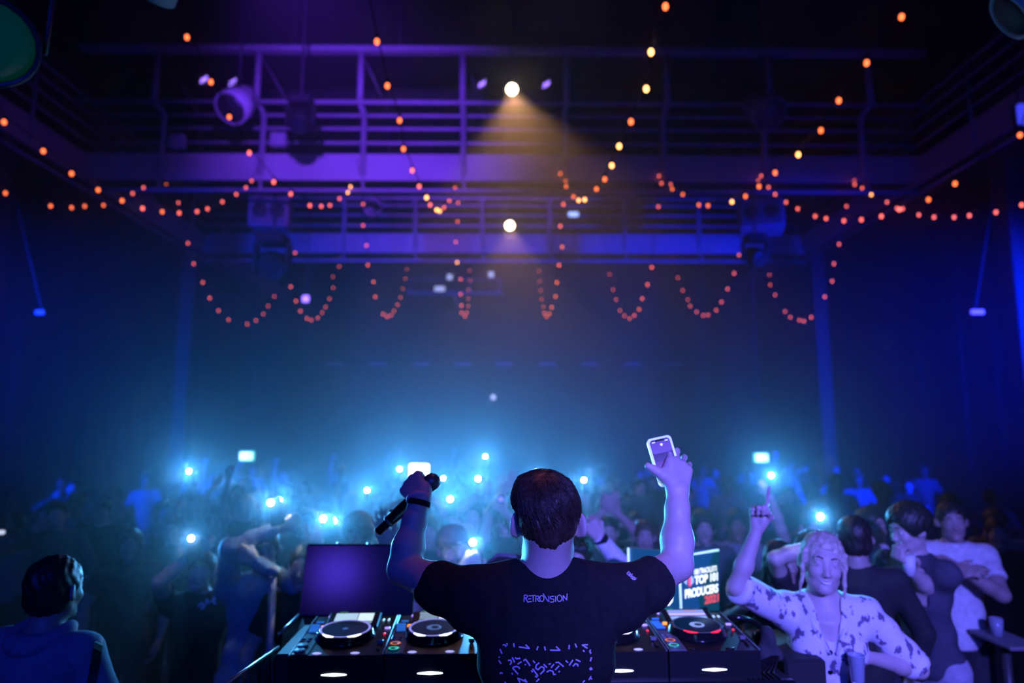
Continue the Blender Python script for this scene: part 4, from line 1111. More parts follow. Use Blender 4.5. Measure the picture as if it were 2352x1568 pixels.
# the two right-hand panels that meet at a bright spine
m_panel = mat('screen_teal_field', (.02, .08, .12), .3, emit=(.004, .055, .115), es=1.0, var=0)
m_tube = mat('light_tube_white', (.9, .95, 1), .3, emit=(.42, .72, .80), es=1.15, var=0)
m_txt = mat('screen_white_text', (1, 1, 1), .3, emit=(.92, 1.0, .98), es=1.5, var=0)
m_txtr = mat('screen_red_text', (.8, .1, .15), .3, emit=(.90, .09, .14), es=1.1, var=0)
sp0, sp1 = at(1562, 1268, 2.98), at(1562, 1404, 2.98)
eB0 = at(1652, 1262, 3.14); eB1 = at(1652, 1402, 3.14)
eA0 = at(1443, 1258, 3.16); eA1 = at(1443, 1404, 3.16)
def frame_panel(label, a0, a1, b0, b1, tubes):
    """thin lit panel; a0/b0 top corners, a1/b1 bottom corners"""
    t = thing('promo_screen', label, 'screen', ((a1.x + b1.x) / 2, (a1.y + b1.y) / 2, TZ))
    n = (b1 - a1).cross(a0 - a1).normalized()
    if n.y > 0: n = -n
    mb = MB(); o = -n * .02
    mb.add([a1, b1, b0, a0, a1 + o, b1 + o, b0 + o, a0 + o], [(0, 1, 2, 3), (7, 6, 5, 4), (0, 4, 5, 1), (3, 2, 6, 7), (0, 3, 7, 4), (1, 5, 6, 2)])
    part('panel', mb, m_panel, t)
    for nm, p, q in tubes: part(nm, MB().tube([p, q], .0052, 8), m_tube, t, True)
    part('stand', MB().box((a1 + b1) / 2 - Vector((0, 0, .03)) + o, (.10, .05, max(.03, (a1.z - TZ))), None, bevel=.004), m_black, t)
    return t, n
def on_panel(P0, ex, ez, n, vs, fs, name, m, t, lift=.004, scale=1.0):
    mb = MB(); mb.add([P0 + ex * v.x * scale + ez * v.y * scale + n * lift for v in vs], fs); part(name, mb, m, t)
tB, nB = frame_panel('lit panel with white and red lettering, the right one of the pair', sp0, sp1, eB0, eB1,
                     (('spine_tube', at(1561.5, 1330, 2.97), at(1564.5, 1400, 2.97)), ('top_tube', at(1588, 1272.5, 3.03), at(1650, 1263, 3.13))))
tA, nA = frame_panel('lit panel mostly hidden behind the raised arm, the left one of the pair', eA0, eA1, sp0 - Vector((.004, 0, 0)), sp1 - Vector((.004, 0, 0)),
                     (('side_tube', at(1443, 1258, 3.15), at(1444.5, 1330, 3.15)),))
exB = (eB1 - sp1).normalized(); ez = Vector((0, 0, 1)); ezB = (ez - nB * ez.dot(nB)).normalized()
slant = (exB + ezB * .16).normalized()
def px_on(px, py, p0, n):
    r_ = ray(px, py); c0 = Vector((0, 0, CAMZ)); return c0 + r_ * ((p0 - c0).dot(n) / r_.dot(n))
def panel_text(txt, px0, py0, px1, py1, hpx, m, bold=.0, spacing=1.0, nm='lettering'):
    """lettering whose baseline runs between two photo points on panel B"""
    a = px_on(px0, py0, sp1, nB); b = px_on(px1, py1, sp1, nB); up = px_on(px0, py0 - hpx, sp1, nB) - a
    vs, fs = text_mesh(txt, 1.0, 0, bold, spacing)
    W_ = max(v.x for v in vs) - min(v.x for v in vs); x0 = min(v.x for v in vs)
    mb = MB(); mb.add([a + (b - a) * ((v.x - x0) / W_) + up * v.y + nB * .004 for v in vs], fs)
    part(nm, mb, m, tB)
panel_text('1001TRACKLISTS', 1593, 1319, 1645, 1309.5, 12, m_txt, .03, .95)
panel_text('TOP 101', 1594, 1341, 1647, 1331, 18, m_txt, .05, .95)
panel_text('PRODUCERS', 1572, 1373, 1648, 1358, 19, m_txt, .045, .92)
panel_text('2021', 1617, 1386, 1649, 1379, 17, m_txtr, .05, .95)
# round emblem left of the lettering: two pale halves and a red bar
em = px_on(1580, 1335, sp1, nB)
for q in (-1, 1):
    h = MB(); h.poly([px_on(1581 + q * 4, 1320, sp1, nB) + nB * .004, px_on(1581 + q * 10, 1326, sp1, nB) + nB * .004, px_on(1581 + q * 11, 1336, sp1, nB) + nB * .004, px_on(1581 + q * 5, 1343, sp1, nB) + nB * .004, px_on(1581 + q * 5, 1334, sp1, nB) + nB * .004][::(1 if q < 0 else -1)])
    part('emblem_half', h, mat('screen_pale_blue', (.5, .6, .9), .3, emit=(.35, .50, .90), es=1.0, var=0), tB)
h = MB(); h.poly([px_on(x, y, sp1, nB) + nB * .005 for x, y in ((1578, 1323), (1584, 1323), (1586, 1344), (1580, 1346))]); part('emblem_bar', h, m_txtr, tB)
h = MB(); h.poly([px_on(x, y, sp1, nA) + nA * .004 for x, y in ((1524, 1372), (1530, 1364), (1540, 1357), (1547, 1368), (1546, 1380), (1538, 1390), (1526, 1387))]); part('white_mark', h, m_txt, tA)
h = MB(); h.poly([px_on(x, y, sp1, nA) + nA * .004 for x, y in ((1494, 1394), (1508, 1383), (1508, 1396), (1502, 1398))]); part('red_mark', h, m_txtr, tA)
# stand behind the rightmost player
solo('screen_stand', MB().box(at(1565, 1418, 2.92), (.20, .06, .05), None, bevel=.015).tube([at(1565, 1412, 2.92), at(1563, 1404, 2.96)], .012, 8), m_black, 'black foot that holds the two lit panels on the table', 'stand')
sp_ = bpy.data.objects['screen_stand']; sp_.location.z = TZ
# headphones and cables on the right end
hp = at_z(1712, 1474, TZ + .04)
t = thing('headphones', 'black headphones lying on the right end of the booth, with violet glints', 'headphones', (hp.x, hp.y, TZ))
for q in (-1, 1):
    c_ = hp + dirx * (q * .075) + diry * (.02 * q)
    Mx = Matrix.Translation(c_) @ Matrix.Rotation(BROT + R(20 * q), 4, 'Z') @ Matrix.Rotation(R(78), 4, 'Y')
    part('ear_cup', MB().lathe([(.020, -.022), (.040, -.016), (.043, .0), (.040, .008)], 18, Mx), m_gloss, t, True)
    part('ear_pad', MB().lathe([(.040, .008), (.043, .018), (.034, .026), (.022, .022)], 18, Mx), m_black, t, True)
band = [hp + dirx * (.085 * math.cos(a)) + diry * (.09 * math.sin(a) + .02) + Vector((0, 0, .035 + .03 * math.sin(a))) for a in [math.pi * k / 12 for k in range(13)]]
part('headband', MB().tube(band, .011, 8), m_gloss, t, True)
c0 = at_z(1764, 1466, TZ + .085)
c = Clay(c0 - Vector((.09, .09, .09)), c0 + Vector((.09, .09, .09)), .005)
c.ell(c0, (.030, .034, .048), .02); c.cap(c0 + Vector((-.025, 0, -.055)), c0 + Vector((.028, 0, -.055)), .028, .026, .02); c.cut((0, 0, TZ + .001), (0, 0, -1))
c.bump(lambda X, Y, Z: .003 * np.sin(X * 120 + Z * 60))
me_ = c.mesh('gear_pouch', m_curtain, 1); me_.transform(Matrix.Translation(-Vector((c0.x, c0.y, TZ))))
tag(link('gear_pouch', me_, None, (c0.x, c0.y, TZ)), 'small dark cloth pouch where the cables leave the booth', 'pouch')
for k in range(7):
    r0 = TB(L1 - .16 + .018 * k, -.015, TZ + .006); e0 = TB(L1 - .20 + .035 * k + .02 * math.sin(k * 2), -.05 - .01 * (k % 3), .62)
    pts = [c0 + Vector((.004 * k, -.03, -.055)), r0 + diry * .06, r0, r0.lerp(e0, .3) + dirx * (.03 * math.sin(k * 1.7)), r0.lerp(e0, .65) - dirx * (.02 * math.cos(k)), e0]
    t = solo('cable', MB().tube(pts, .0045, 6), m_gloss, 'black cable hanging in the bundle over the right end of the booth', 'cable', 'cables over the booth edge', True)
fc = at_z(1838, 1530, TZ - .02)
solo('side_case', MB().box(Vector((fc.x + .02, fc.y + .22, TZ - .10)), (.16, .42, .20), R3, bevel=.01).box(Vector((fc.x + .02, fc.y + .22, TZ - .54)), (.12, .36, .68), R3, bevel=.01), m_black, 'black case standing against the right end of the booth table', 'case')
# black bag behind the performer's shoulder
bgp = at(1160, 1305, 3.02)
t = thing('camera_bag', 'black soft bag with strap on the booth, left of the performer\'s neck', 'bag', (bgp.x, bgp.y, TZ))
c = Clay(bgp - Vector((.15, .14, .30)), bgp + Vector((.15, .14, .14)), .006)
c.cap(bgp + Vector((-.05, 0, .0)), bgp + Vector((.05, 0, .015)), .045, None, .03); c.cap(bgp + Vector((-.055, 0, -.20)), bgp + Vector((.055, 0, -.20)), .06, None, .08)
c.ell(bgp + Vector((0, 0, -.10)), (.095, .065, .13), .03); c.cut((0, 0, TZ + .001), (0, 0, -1))
c.bump(lambda X, Y, Z: .004 * np.sin(X * 60) * np.sin(Z * 45))
part('bag_body', c.mesh('bag_body', m_curtain), m_curtain, t)
part('strap', MB().tube([bgp + Vector((-.08, -.02, -.05)), bgp + Vector((-.075, -.02, .03)), bgp + Vector((-.03, -.02, .062)), bgp + Vector((.04, -.02, .055)), bgp + Vector((.08, -.02, .02))], .009, 6), mat('bag_strap', (.18, .2, .22), .6), t, True)

# ------------------------------------------------------------------ the performer
m_skin = mat('skin', (0.52, 0.41, 0.38), 0.5, var=0.08, scale=14, bump=0.05)
m_skin2 = mat('skin_tan', (0.38, 0.29, 0.26), 0.5, var=0.08, scale=14)
m_skin3 = mat('skin_brown', (0.22, 0.13, 0.09), 0.5, var=0.08, scale=14)
mat('shoe', (0.05, 0.05, 0.055), 0.6); mat('eye_white', (0.75, 0.75, 0.75), 0.25, var=0); mat('iris', (0.05, 0.04, 0.04), 0.2, var=0)
mat('lips', (0.45, 0.20, 0.19), 0.5, var=0); mat('brow', (0.10, 0.07, 0.05), 0.8, var=0)
m_tee_black = mat('black_cotton', (0.013, 0.013, 0.015), 0.92, var=0.2, scale=60, bump=0.15, spec=0.25)
m_jeans = mat('dark_denim', (0.04, 0.05, 0.08), 0.85, var=0.2, scale=40, bump=0.1)
m_hair_d = mat('dark_brown_hair', (0.045, 0.030, 0.022), 0.42, var=0.35, scale=60, bump=0.2, spec=0.5)
H = at(1259, 1197, 1.80); N = at(1252, 1330, 1.775)
SHL, EL, WL = at(1080, 1374, 1.775), at(926, 1306, 1.95), at(962, 1155, 2.02)
SHR, ER, WR = at(1432, 1370, 1.775), at(1555, 1296, 1.93), at(1556, 1128, 2.02)
z = Vector((0, 0, 1)); fwd = Vector((0, 1, 0)); rgt = Vector((1, 0, 0))
RZ = 0.55
Pc = Vector((N.x - .005, N.y + .02, RZ + .93)); Wc = Vector((N.x - .002, N.y + .01, RZ + 1.10)); Cc = N - z * .17
dj = thing('person', 'performer seen from behind in black printed t-shirt, arms raised with microphone and phone', 'person', (Pc.x, Pc.y, RZ))
lo = Vector((min(EL.x, WL.x) - .12, 1.56, RZ - .02)); hi = Vector((ER.x + .12, 2.24, H.z + .19))
hi.z = max(hi.z, WR.z + .24)
V0 = 0.0048
def dj_torso(c, g):
    c.ell(Cc - z * .01, (.158 + g, .100 + g, .185 + g), .05)
    c.cap(SHL + rgt * .015, SHR - rgt * .015, .050 + g, None, .05)
    for sh, q in ((SHL, 1), (SHR, -1)): c.cap(N - z * .005 + rgt * (-q * .03), sh + rgt * (q * .01), .052 + g, .056 + g, .05)
    for q in (-1, 1): c.ell(Cc + Vector((q * .085, -.045, .03)), (.075 + g, .055 + g, .10 + g), .04)
    c.ell(Wc, (.142 + g, .096 + g, .20 + g), .06)
    c.ell(Pc, (.152 + g, .108 + g, .12 + g), .05)
c = Clay(lo, hi, V0)
dj_torso(c, 0)
HMdj = head_matrix(Vector((.03, 1, 0)).normalized(), 0, 2)
head(c, H, HMdj, 1.04, True, True)
c.cap(H + HMdj @ Vector((0, -.015, -.05)), N - z * .015, .055, .061, .03)
c.cap(H + HMdj @ Vector((0, -.05, -.04)), N - fwd * .01, .045, .05, .03)
for sh, e, w, sg in ((SHL, EL, WL, -1), (SHR, ER, WR, 1)):
    c.cap(sh, sh.lerp(e, .45), .054, .053, .03); c.cap(sh.lerp(e, .45), e, .053, .043, .03)
    c.ell(sh.lerp(e, .35) - z * .012, (.07, .06, .045), .03)
    c.cap(e, e.lerp(w, .32), .042, .045, .02); c.cap(e.lerp(w, .32), e.lerp(w, .75), .045, .033, .02); c.cap(e.lerp(w, .75), w, .033, .0275, .02)
    c.ell(w, (.031, .022, .03), .015)
# left hand: a fist round the microphone; right hand: holds the phone, back of the hand to the camera
lL = Vector((.75, 0, .66)).normalized(); uL = Vector((-.42, .60, .55)); uL = (uL - lL * uL.dot(lL)).normalized(); nL = lL.cross(uL)
hand(c, WL + lL * .012, uL, nL, 1, 'grip', 1.06)
uR = Vector((.20, .40, .90)).normalized(); nR = Vector((.30, -.86, .32))
def hand_hold(c, w, u, n, side, s):
    u = u.normalized(); n = (n - u * n.dot(u)).normalized(); l = u.cross(n) * side
    for (off, kd, *_r) in FING: c.cap(w + l * off * .5 * s, w + u * (kd - .006) * s + l * off * s, .0155 * s, .0128 * s, .012)
    c.ell(w + u * .035 * s + l * .022 * s - n * .006 * s, (.022 * s, .034 * s, .018 * s), .012, Matrix((l, u, n)).transposed())
    for (off, kd, a1, a2, a3, r), cu, out in zip(FING, [(22, 46, 34), (28, 48, 34), (32, 52, 36), (36, 54, 38)], (-.05, -.30, -.50, -.62)):
        p = w + u * kd * s + l * off * s; d0 = (u + l * out).normalized(); ang = 0
        for L, a, q in zip((a1, a2, a3), cu, (1., .94, .86)):
            ang += R(a); d = d0 * math.cos(ang) - n * math.sin(ang); e = p + d * L * s
            c.cap(p, e, r * s * q, r * s * q * .93, .005); p = e
    pts = [w + u * .022 * s + l * .022 * s, w + u * .038 * s + l * .046 * s - n * .010 * s, w + u * .046 * s + l * .070 * s - n * .012 * s, w + u * .050 * s + l * .092 * s - n * .010 * s]
    c.cap(pts[1], w + u * .078 * s + l * .028 * s - n * .006 * s, .011 * s, .011 * s, .018)
    for i, r in enumerate((.0160, .0130, .0112)): c.cap(pts[i], pts[i + 1], r * s, r * s * .93, .010)
hand_hold(c, WR, uR, nR, -1, 1.06)
HIP = {k: Pc + rgt * (.088 * k) - z * .02 for k in (1, -1)}; ANK = {k: Vector((Pc.x + .12 * k, Pc.y - .02, RZ + .078)) for k in (1, -1)}
KNE = {k: HIP[k].lerp(ANK[k], .5) + fwd * .03 for k in (1, -1)}
for k in (1, -1):
    c.cap(HIP[k], KNE[k], .083, .056, .03); c.cap(KNE[k], KNE[k].lerp(ANK[k], .4) - fwd * .015, .053, .055, .02); c.cap(KNE[k].lerp(ANK[k], .4) - fwd * .015, ANK[k], .055, .034, .02)
    c.cap(ANK[k] - z * .035 - fwd * .03, ANK[k] - z * .042 + fwd * .13, .036, .028, .02)
part('body', c.mesh('body', m_skin, 1), m_skin, dj)
# t-shirt: an open shell with hemmed sleeves and neck
c = Clay(Vector((SHL.x - .16, lo.y, Pc.z - .12)), Vector((SHR.x + .16, 2.1, N.z + .14)), V0)
dj_torso(c, .014)
for sh, e in ((SHL, EL), (SHR, ER)):
    dd = (e - sh).normalized(); b = sh + dd * .135
    c.cap(sh, b + dd * .05, .064, .064, .04); c.ell(sh.lerp(e, .35) - z * .010, (.082, .072, .056), .03)
    c.cut(b, dd, b + dd * .045 - Vector((.11,) * 3), b + dd * .045 + Vector((.11,) * 3))
c.cut((0, 0, Pc.z - .06), (0, 0, -1))
c.cap(N + z * .035 + fwd * .01, N + z * .16 + fwd * .01, .066, .085, .008, sub=True)
ph = 1.3
def folds(X, Y, Z):
    sx = np.abs(X - N.x)
    g = .0040 * np.sin(X * 95 + 30 * (Z - N.z) + 2.0 * np.sin(Z * 21)) * np.exp(-((Z - (N.z - .045)) / .05) ** 2) * np.clip((sx - .05) / .06, 0, 1)
    a = .0052 * np.sin((Z * 48) + 26 * sx + ph) * np.exp(-((sx - .19) / .07) ** 2) * np.exp(-((Z - (N.z - .16)) / .13) ** 2)
    b = .0030 * np.sin(Z * 27 + 8 * np.sin(X * 7)) * np.sin(X * 13 + 2 * Z) * np.clip((N.z - .15 - Z) / .1, 0, 1)
    return g + a + b
c.bump(folds); c.shell(.012)
me_shirt = c.mesh('tshirt', m_tee_black, 4)
shirt = part('tshirt', me_shirt, m_tee_black, dj)
# collar and sleeve hems
part('collar', MB().tube([N + z * (.026 + .006 * math.cos(a)) + fwd * .008 + Vector((.070 * math.cos(a), .066 * math.sin(a), -.022 * math.sin(a) * -1 if False else .012 * math.sin(a))) for a in [2 * math.pi * k / 32 for k in range(33)]], .0062, 6), m_tee_black, dj, True)
bvh = BVHTree.FromPolygons([v.co.copy() for v in me_shirt.vertices], [tuple(p.vertices) for p in me_shirt.polygons])
def on_shirt(px, py, lift=.0022):
    r_ = ray(px, py).normalized(); hit = bvh.ray_cast(Vector((0, 0, CAMZ)), r_)
    return (hit[0] - r_ * lift) if hit[0] is not None else None
def strokes(lines, name, m, parent, tf, wid, lift=.0022):
    """printed strokes: polylines in some zoomed frame, mapped by tf to photo pixels and laid onto the cloth"""
    mb = MB()
    for ln in lines:
        pts = [Vector(tf(*p)) for p in ln]; dense = []
        for a, b in zip(pts[:-1], pts[1:]):
            k = max(1, int((b - a).length / 2.0))
            dense += [a.lerp(b, i / k) for i in range(k)]
        dense.append(pts[-1])
        rows = []
        for i, p in enumerate(dense):
            tdir = (dense[min(i + 1, len(dense) - 1)] - dense[max(i - 1, 0)]).normalized(); nn = Vector((-tdir.y, tdir.x)) * wid / 2
            a, b = on_shirt(p.x + nn.x, p.y + nn.y, lift), on_shirt(p.x - nn.x, p.y - nn.y, lift)
            rows.append((a, b))
        for (a, b), (c_, d) in zip(rows[:-1], rows[1:]):
            if None not in (a, b, c_, d) and (a - c_).length < .02: mb.poly([a, b, d, c_])
    if mb.v: part(name, mb, m, parent)
m_print = mat('lavender_print', (0.62, 0.55, 0.85), 0.6, var=0.05, emit=None)
arc = lambda cx, cy_, rx, ry, a0, a1, n=10: [(cx + rx * math.cos(R(a0 + (a1 - a0) * i / n)), cy_ + ry * math.sin(R(a0 + (a1 - a0) * i / n))) for i in range(n + 1)]
LOGO = [[(232, 1400), (236, 1333), (262, 1335), (267, 1350), (256, 1362), (243, 1362)], [(250, 1366), (274, 1410)],
        [(278, 1342), (352, 1337)], [(274, 1373), (305, 1370)], [(274, 1402), (310, 1399)], [(325, 1342), (325, 1402)],
        [(350, 1402), (352, 1346), (376, 1342), (385, 1354), (375, 1369), (360, 1371), (390, 1402)], arc(412, 1368, 21, 30, 60, 300),
        arc(414, 1368, 19, 30, -60, 60), [(424, 1318), (472, 1396)], [(482, 1342), (481, 1402)], [(536, 1345), (503, 1347), (495, 1360), (503, 1372), (528, 1374), (534, 1388), (526, 1403), (494, 1404)],
        [(549, 1342), (549, 1402)], arc(588, 1366, 24, 32, 0, 360, 18), [(626, 1396), (624, 1336), (662, 1384), (665, 1318)]]
strokes(LOGO, 'logo_print', m_print, shirt, lambda x, y: (1150 + x / 4.356, 1060 + y / 4.356), 1.9)
PAT = [[(460, 290), (495, 285), (515, 320)], [(530, 260), (532, 300)], [(640, 262), (648, 325)], [(725, 322), (900, 348), (835, 285)], [(1040, 312), (1020, 375)], [(1145, 315), (1160, 380)],
       [(1235, 375), (1400, 378), (1335, 315)], [(1550, 290), (1545, 360)], [(1645, 268), (1672, 330)], [(1850, 345), (1760, 290), (1855, 285)], [(1775, 375), (1800, 400)], [(415, 355), (450, 435)],
       [(1900, 365), (1885, 400), (1910, 430)], [(1915, 490), (1895, 560)], [(395, 540), (435, 600)], [(400, 480), (405, 500)], [(415, 765), (430, 738), (460, 760)], [(1880, 690), (1905, 660), (1925, 688), (1885, 695)],
       [(1910, 800), (1870, 865)], [(1890, 830), (1925, 850)], [(545, 545), (590, 535), (605, 575), (580, 615)], [(615, 490), (655, 575)], [(660, 495), (690, 515), (750, 508)], [(705, 605), (770, 562)],
       [(800, 550), (835, 522), (910, 632)], [(825, 605), (838, 620)], [(625, 660), (680, 640), (725, 655), (740, 685)], [(620, 665), (715, 770)], [(955, 545), (990, 585)],
       [(1060, 580), (1010, 620), (1000, 670), (1040, 695), (1090, 645), (1135, 660), (1140, 705), (1075, 770)], [(950, 680), (1040, 800)], [(930, 705), (950, 735)], [(1130, 605), (1185, 660)], [(1210, 605), (1250, 595)],
       [(1180, 735), (1230, 705), (1280, 720), (1295, 775), (1330, 770)], [(1300, 605), (1250, 665)], [(1325, 580), (1370, 572), (1460, 645)], [(1385, 630), (1320, 700)], [(1375, 735), (1395, 715)], [(1490, 545), (1530, 580)],
       [(1610, 535), (1550, 625)], [(1655, 525), (1735, 565)], [(1610, 640), (1650, 595), (1690, 610), (1690, 640)], [(745, 905), (705, 830), (860, 900), (820, 850)], [(1010, 890), (1060, 845)], [(990, 800), (1030, 815)],
       [(1770, 905), (1805, 870)], [(610, 745), (622, 775)], [(490, 905), (515, 900)]]
strokes(PAT, 'back_print', m_print, shirt, lambda x, y: (1090 + x / 7.127, 1440 + y / 7.127), 3.2)
def sleeve(x, y):
    u_, v_ = (x - 232) / 433.0, (y - 1318) / 90.0
    px = 1442 + u_ * 17 + (v_ - .5) * -7.5; py = 1313.5 + u_ * 17 + (v_ - .5) * 7.5
    return (px, py)
strokes(LOGO, 'sleeve_print', m_print, shirt, sleeve, 1.1)
# trousers, shoes
c = Clay(Vector((Pc.x - .3, 1.5, RZ - .01)), Vector((Pc.x + .3, 2.1, Pc.z + .12)), .007)
c.ell(Pc, (.160, .116, .13), .04)
for k in (1, -1): c.cap(HIP[k], KNE[k], .094, .070, .03); c.cap(KNE[k], ANK[k], .070, .056, .02)
c.cut((0, 0, Pc.z + .06), (0, 0, 1)); c.cut((0, 0, RZ + .05), (0, 0, -1))
part('trousers', c.mesh('trousers', m_jeans), m_jeans, dj)
for k in (1, -1):
    c = Clay(ANK[k] - Vector((.2, .2, .09)), ANK[k] + Vector((.2, .2, .09)), .007)
    c.cap(ANK[k] - z * .035 - fwd * .03, ANK[k] - z * .035 + fwd * .135, .046, .036, .02); c.cap(ANK[k] - z * .02, ANK[k] - z * .03, .045, .045, .02); c.cut((0, 0, RZ + .004), (0, 0, -1))
    part('shoe', c.mesh('shoe', MATS['shoe']), MATS['shoe'], dj)
# hair: a sculpted cap with combed strands
hs = 1.04
c = Clay(H - Vector((.18, .18, .2)), H + Vector((.18, .18, .24)), .0045)
PH = lambda x, y, zz: H + HMdj @ (Vector((x, y, zz)) * hs)
c.ell(PH(0, -.015, .036), (.0835, .100, .090), .01, HMdj)
c.ell(PH(-.012, .03, .062), (.080, .085, .068), .02, HMdj)
c.cap(PH(-.060, .050, .085), PH(-.074, .02, .045), .022, .016, .02)
c.ell(PH(0, -.036, -.004), (.070, .074, .056), .02, HMdj)
c.ell(PH(0, -.066, -.034), (.032, .036, .026), .02, HMdj)
c.ell(PH(0, .115, -.055), (.085, .095, .105), .02, HMdj, sub=True)
for q in (-1, 1): c.ell(PH(q * .096, -.006, -.022), (.025, .042, .052), .010, HMdj, sub=True)
c.cut(PH(0, 0, -.074), HMdj @ Vector((0, 0, -1)))
c.bump(lambda X, Y, Z: .0016 * np.sin(np.arctan2(X - H.x, Y - H.y) * 46 + 6 * np.sin(Z * 30)) + .0015 * np.sin(X * 190) * np.sin(Z * 60))
me_h = c.mesh('hair', m_hair_d, 1); hair_o = part('hair', me_h, m_hair_d, dj)
hb = BVHTree.FromPolygons([v.co.copy() for v in me_h.vertices], [tuple(p.vertices) for p in me_h.polygons])
mb = MB(); rnd = random.Random(3); crown = PH(.012, -.045, .115)
for k in range(1300):
    a = rnd.uniform(0, 2 * math.pi); tilt_ = rnd.uniform(.05, 1.0); pts = []
    L = rnd.uniform(.35, .65)
    for i in range(7):
        th = (tilt_ * .95 + i / 6 * L) * 1.25; aa = a + .28 * i / 6 + .05 * rnd.uniform(-1, 1)
        d = HMdj @ Vector((math.sin(th) * math.cos(aa), math.sin(th) * math.sin(aa) - .12, math.cos(th)))
        h_ = hb.ray_cast(PH(0, -.015, .02) + d.normalized() * .25, -d.normalized(), .25)
        if h_[0] is None: break
        if (HMdj.transposed() @ (h_[0] - H)).z < -.060: break
        pts.append(h_[0] + d.normalized() * (.0012 + .0035 * rnd.random() * (i / 6) ** 2))
    if len(pts) >= 4: mb.tube(pts, [.0016 * (1 - .75 * i / (len(pts) - 1)) for i in range(len(pts))], 3, caps=False)
# flyaway fringe ends sticking out on the left side
for k in range(90):
    p = PH(-.080 + rnd.uniform(0, .012), rnd.uniform(-.02, .05), rnd.uniform(.035, .085))
    q = p + HMdj @ Vector((-rnd.uniform(.004, .016), rnd.uniform(-.005, .012), -rnd.uniform(.008, .030)))
    mb.tube([p, p.lerp(q, .5) + Vector((-.003, 0, .003)), q], [.0011, .0009, .0003], 3, caps=False)
sp = subpart('hair_strands', mb, m_hair_d, hair_o, True); sp['kind'] = 'stuff'
face_parts(dj, H, HMdj, 1.04, MATS['eye_white'], MATS['iris'], MATS['lips'], MATS['brow'], False, m_skin)
# wristbands
def wrist_band(e, w, tt, r, wd, m, label, nm, cat):
    d = (w - e).normalized(); c_ = e.lerp(w, tt)
    Mx = Matrix.Translation(c_) @ orient(d)
    return solo(nm, MB().lathe([(r, -wd / 2), (r + .003, -wd / 2), (r + .004, 0), (r + .003, wd / 2), (r, wd / 2)], 24, Mx), m, label, cat, None, True)
wrist_band(EL, WL, 1.0, .031, .016, m_tee_black, 'black strap round the performer\'s left wrist', 'wristband', 'wristband')
wrist_band(WL, WL + uL * .05 + lL * .02, .25, .033, .013, mat('pink_paper_band', (.75, .45, .55), .6), 'pale paper festival band above the black strap', 'paper_band', 'wristband')
# microphone in the left hand
ma, mb_ = at(867, 1222, 2.07), at(992, 1106, 2.075)
mdir = (mb_ - ma).normalized(); ML = (mb_ - ma).length
t = thing('microphone', 'black wireless microphone held in the performer\'s raised left fist', 'microphone', ma)
Mx = Matrix.Translation(ma) @ orient(mdir)
part('handle', MB().lathe([(.011, 0), (.0135, .003), (.0135, .040), (.0175, .052), (.0190, .10), (.0180, ML - .05), (.021, ML - .03)], 20, Mx), m_gloss, t, True)
part('grille_head', MB().lathe([(.021, ML - .03), (.0255, ML - .018), (.0265, ML), (.022, ML + .016), (.010, ML + .024), (.001, ML + .025)], 20, Mx), m_dsteel, t, True)
part('ring_trim', MB().lathe([(.0165, .043), (.0180, .045), (.0180, .052), (.0165, .054)], 20, Mx), m_dsteel, t, True)
part('switch', MB().box(ma + mdir * .075 + Vector((-.012, -.004, .014)), (.014, .008, .008), None, bevel=.002), m_alu, t)
# phone in the right hand
pc = at(1527, 1058, 2.075); Mp = Matrix.Translation(pc) @ Matrix.Rotation(R(-3), 4, 'Y') @ Matrix.Rotation(R(-9), 4, 'Y') @ Matrix.Rotation(R(-14), 4, 'X')
Rp = Mp.to_3x3()
def slab(w, h, d, r, Mx, y=0.0, n=5):
    """rounded-corner slab in the local x/z plane, thickness along y"""
    mb = MB(); ring = []
    for cx, cz, a0 in ((w / 2 - r, h / 2 - r, 0), (-w / 2 + r, h / 2 - r, 90), (-w / 2 + r, -h / 2 + r, 180), (w / 2 - r, -h / 2 + r, 270)):
        for i in range(n + 1): a = R(a0 + 90 * i / n); ring.append((cx + r * math.cos(a), cz + r * math.sin(a)))
    k = len(ring); vs = [Mx @ Vector((x, y - d / 2, zz)) for x, zz in ring] + [Mx @ Vector((x, y + d / 2, zz)) for x, zz in ring]
    fs = [tuple(range(k)), tuple(range(k, 2 * k))[::-1]] + [(i, i + k, (i + 1) % k + k, (i + 1) % k) for i in range(k)]
    return mb.add(vs, fs)
t = thing('phone', 'phone in bright clear case with violet screen, held in the performer\'s right hand', 'phone', Mp @ Vector((0, 0, -.07)))
part('case', slab(.076, .148, .012, .012, Mp), mat('clear_case_painted_glow', (.8, .85, .9), .15, emit=(.36, .58, .72), es=.62, spec=.8), t)  # the light on the clear case is put in as emission
scr = part('screen', slab(.062, .134, .002, .009, Mp, -.0072), mat('phone_screen_dark', (.006, .004, .012), .15, emit=(.012, .003, .06), es=1.0, var=0), t)
subpart('screen_image', slab(.060, .040, .001, .006, Mp @ Matrix.Translation((0, 0, .044)), -.0088), mat('phone_screen_violet', (.02, .015, .05), .15, emit=(.10, .055, .46), es=1.0, var=.3, scale=60), scr)
subpart('screen_image', slab(.060, .044, .001, .006, Mp @ Matrix.Translation((0, 0, -.022)), -.0088), mat('phone_screen_plum', (.012, .003, .012), .15, emit=(.055, .004, .075), es=1.0, var=.4, scale=60), scr)
subpart('screen_dot', slab(.007, .007, .001, .0034, Mp @ Matrix.Translation((.002, 0, .049)), -.0096), mat('phone_dot', (1, 1, 1), .2, emit=(.8, .85, 1), es=1.5, var=0), scr)
subpart('screen_line', slab(.020, .0022, .001, .001, Mp @ Matrix.Translation((.016, 0, -.004)), -.0096), m_lcd4, scr)
for q in (-.020, .020): subpart('screen_icon', slab(.010, .003, .001, .0014, Mp @ Matrix.Translation((q, 0, .059)), -.0096), m_lcd, scr)
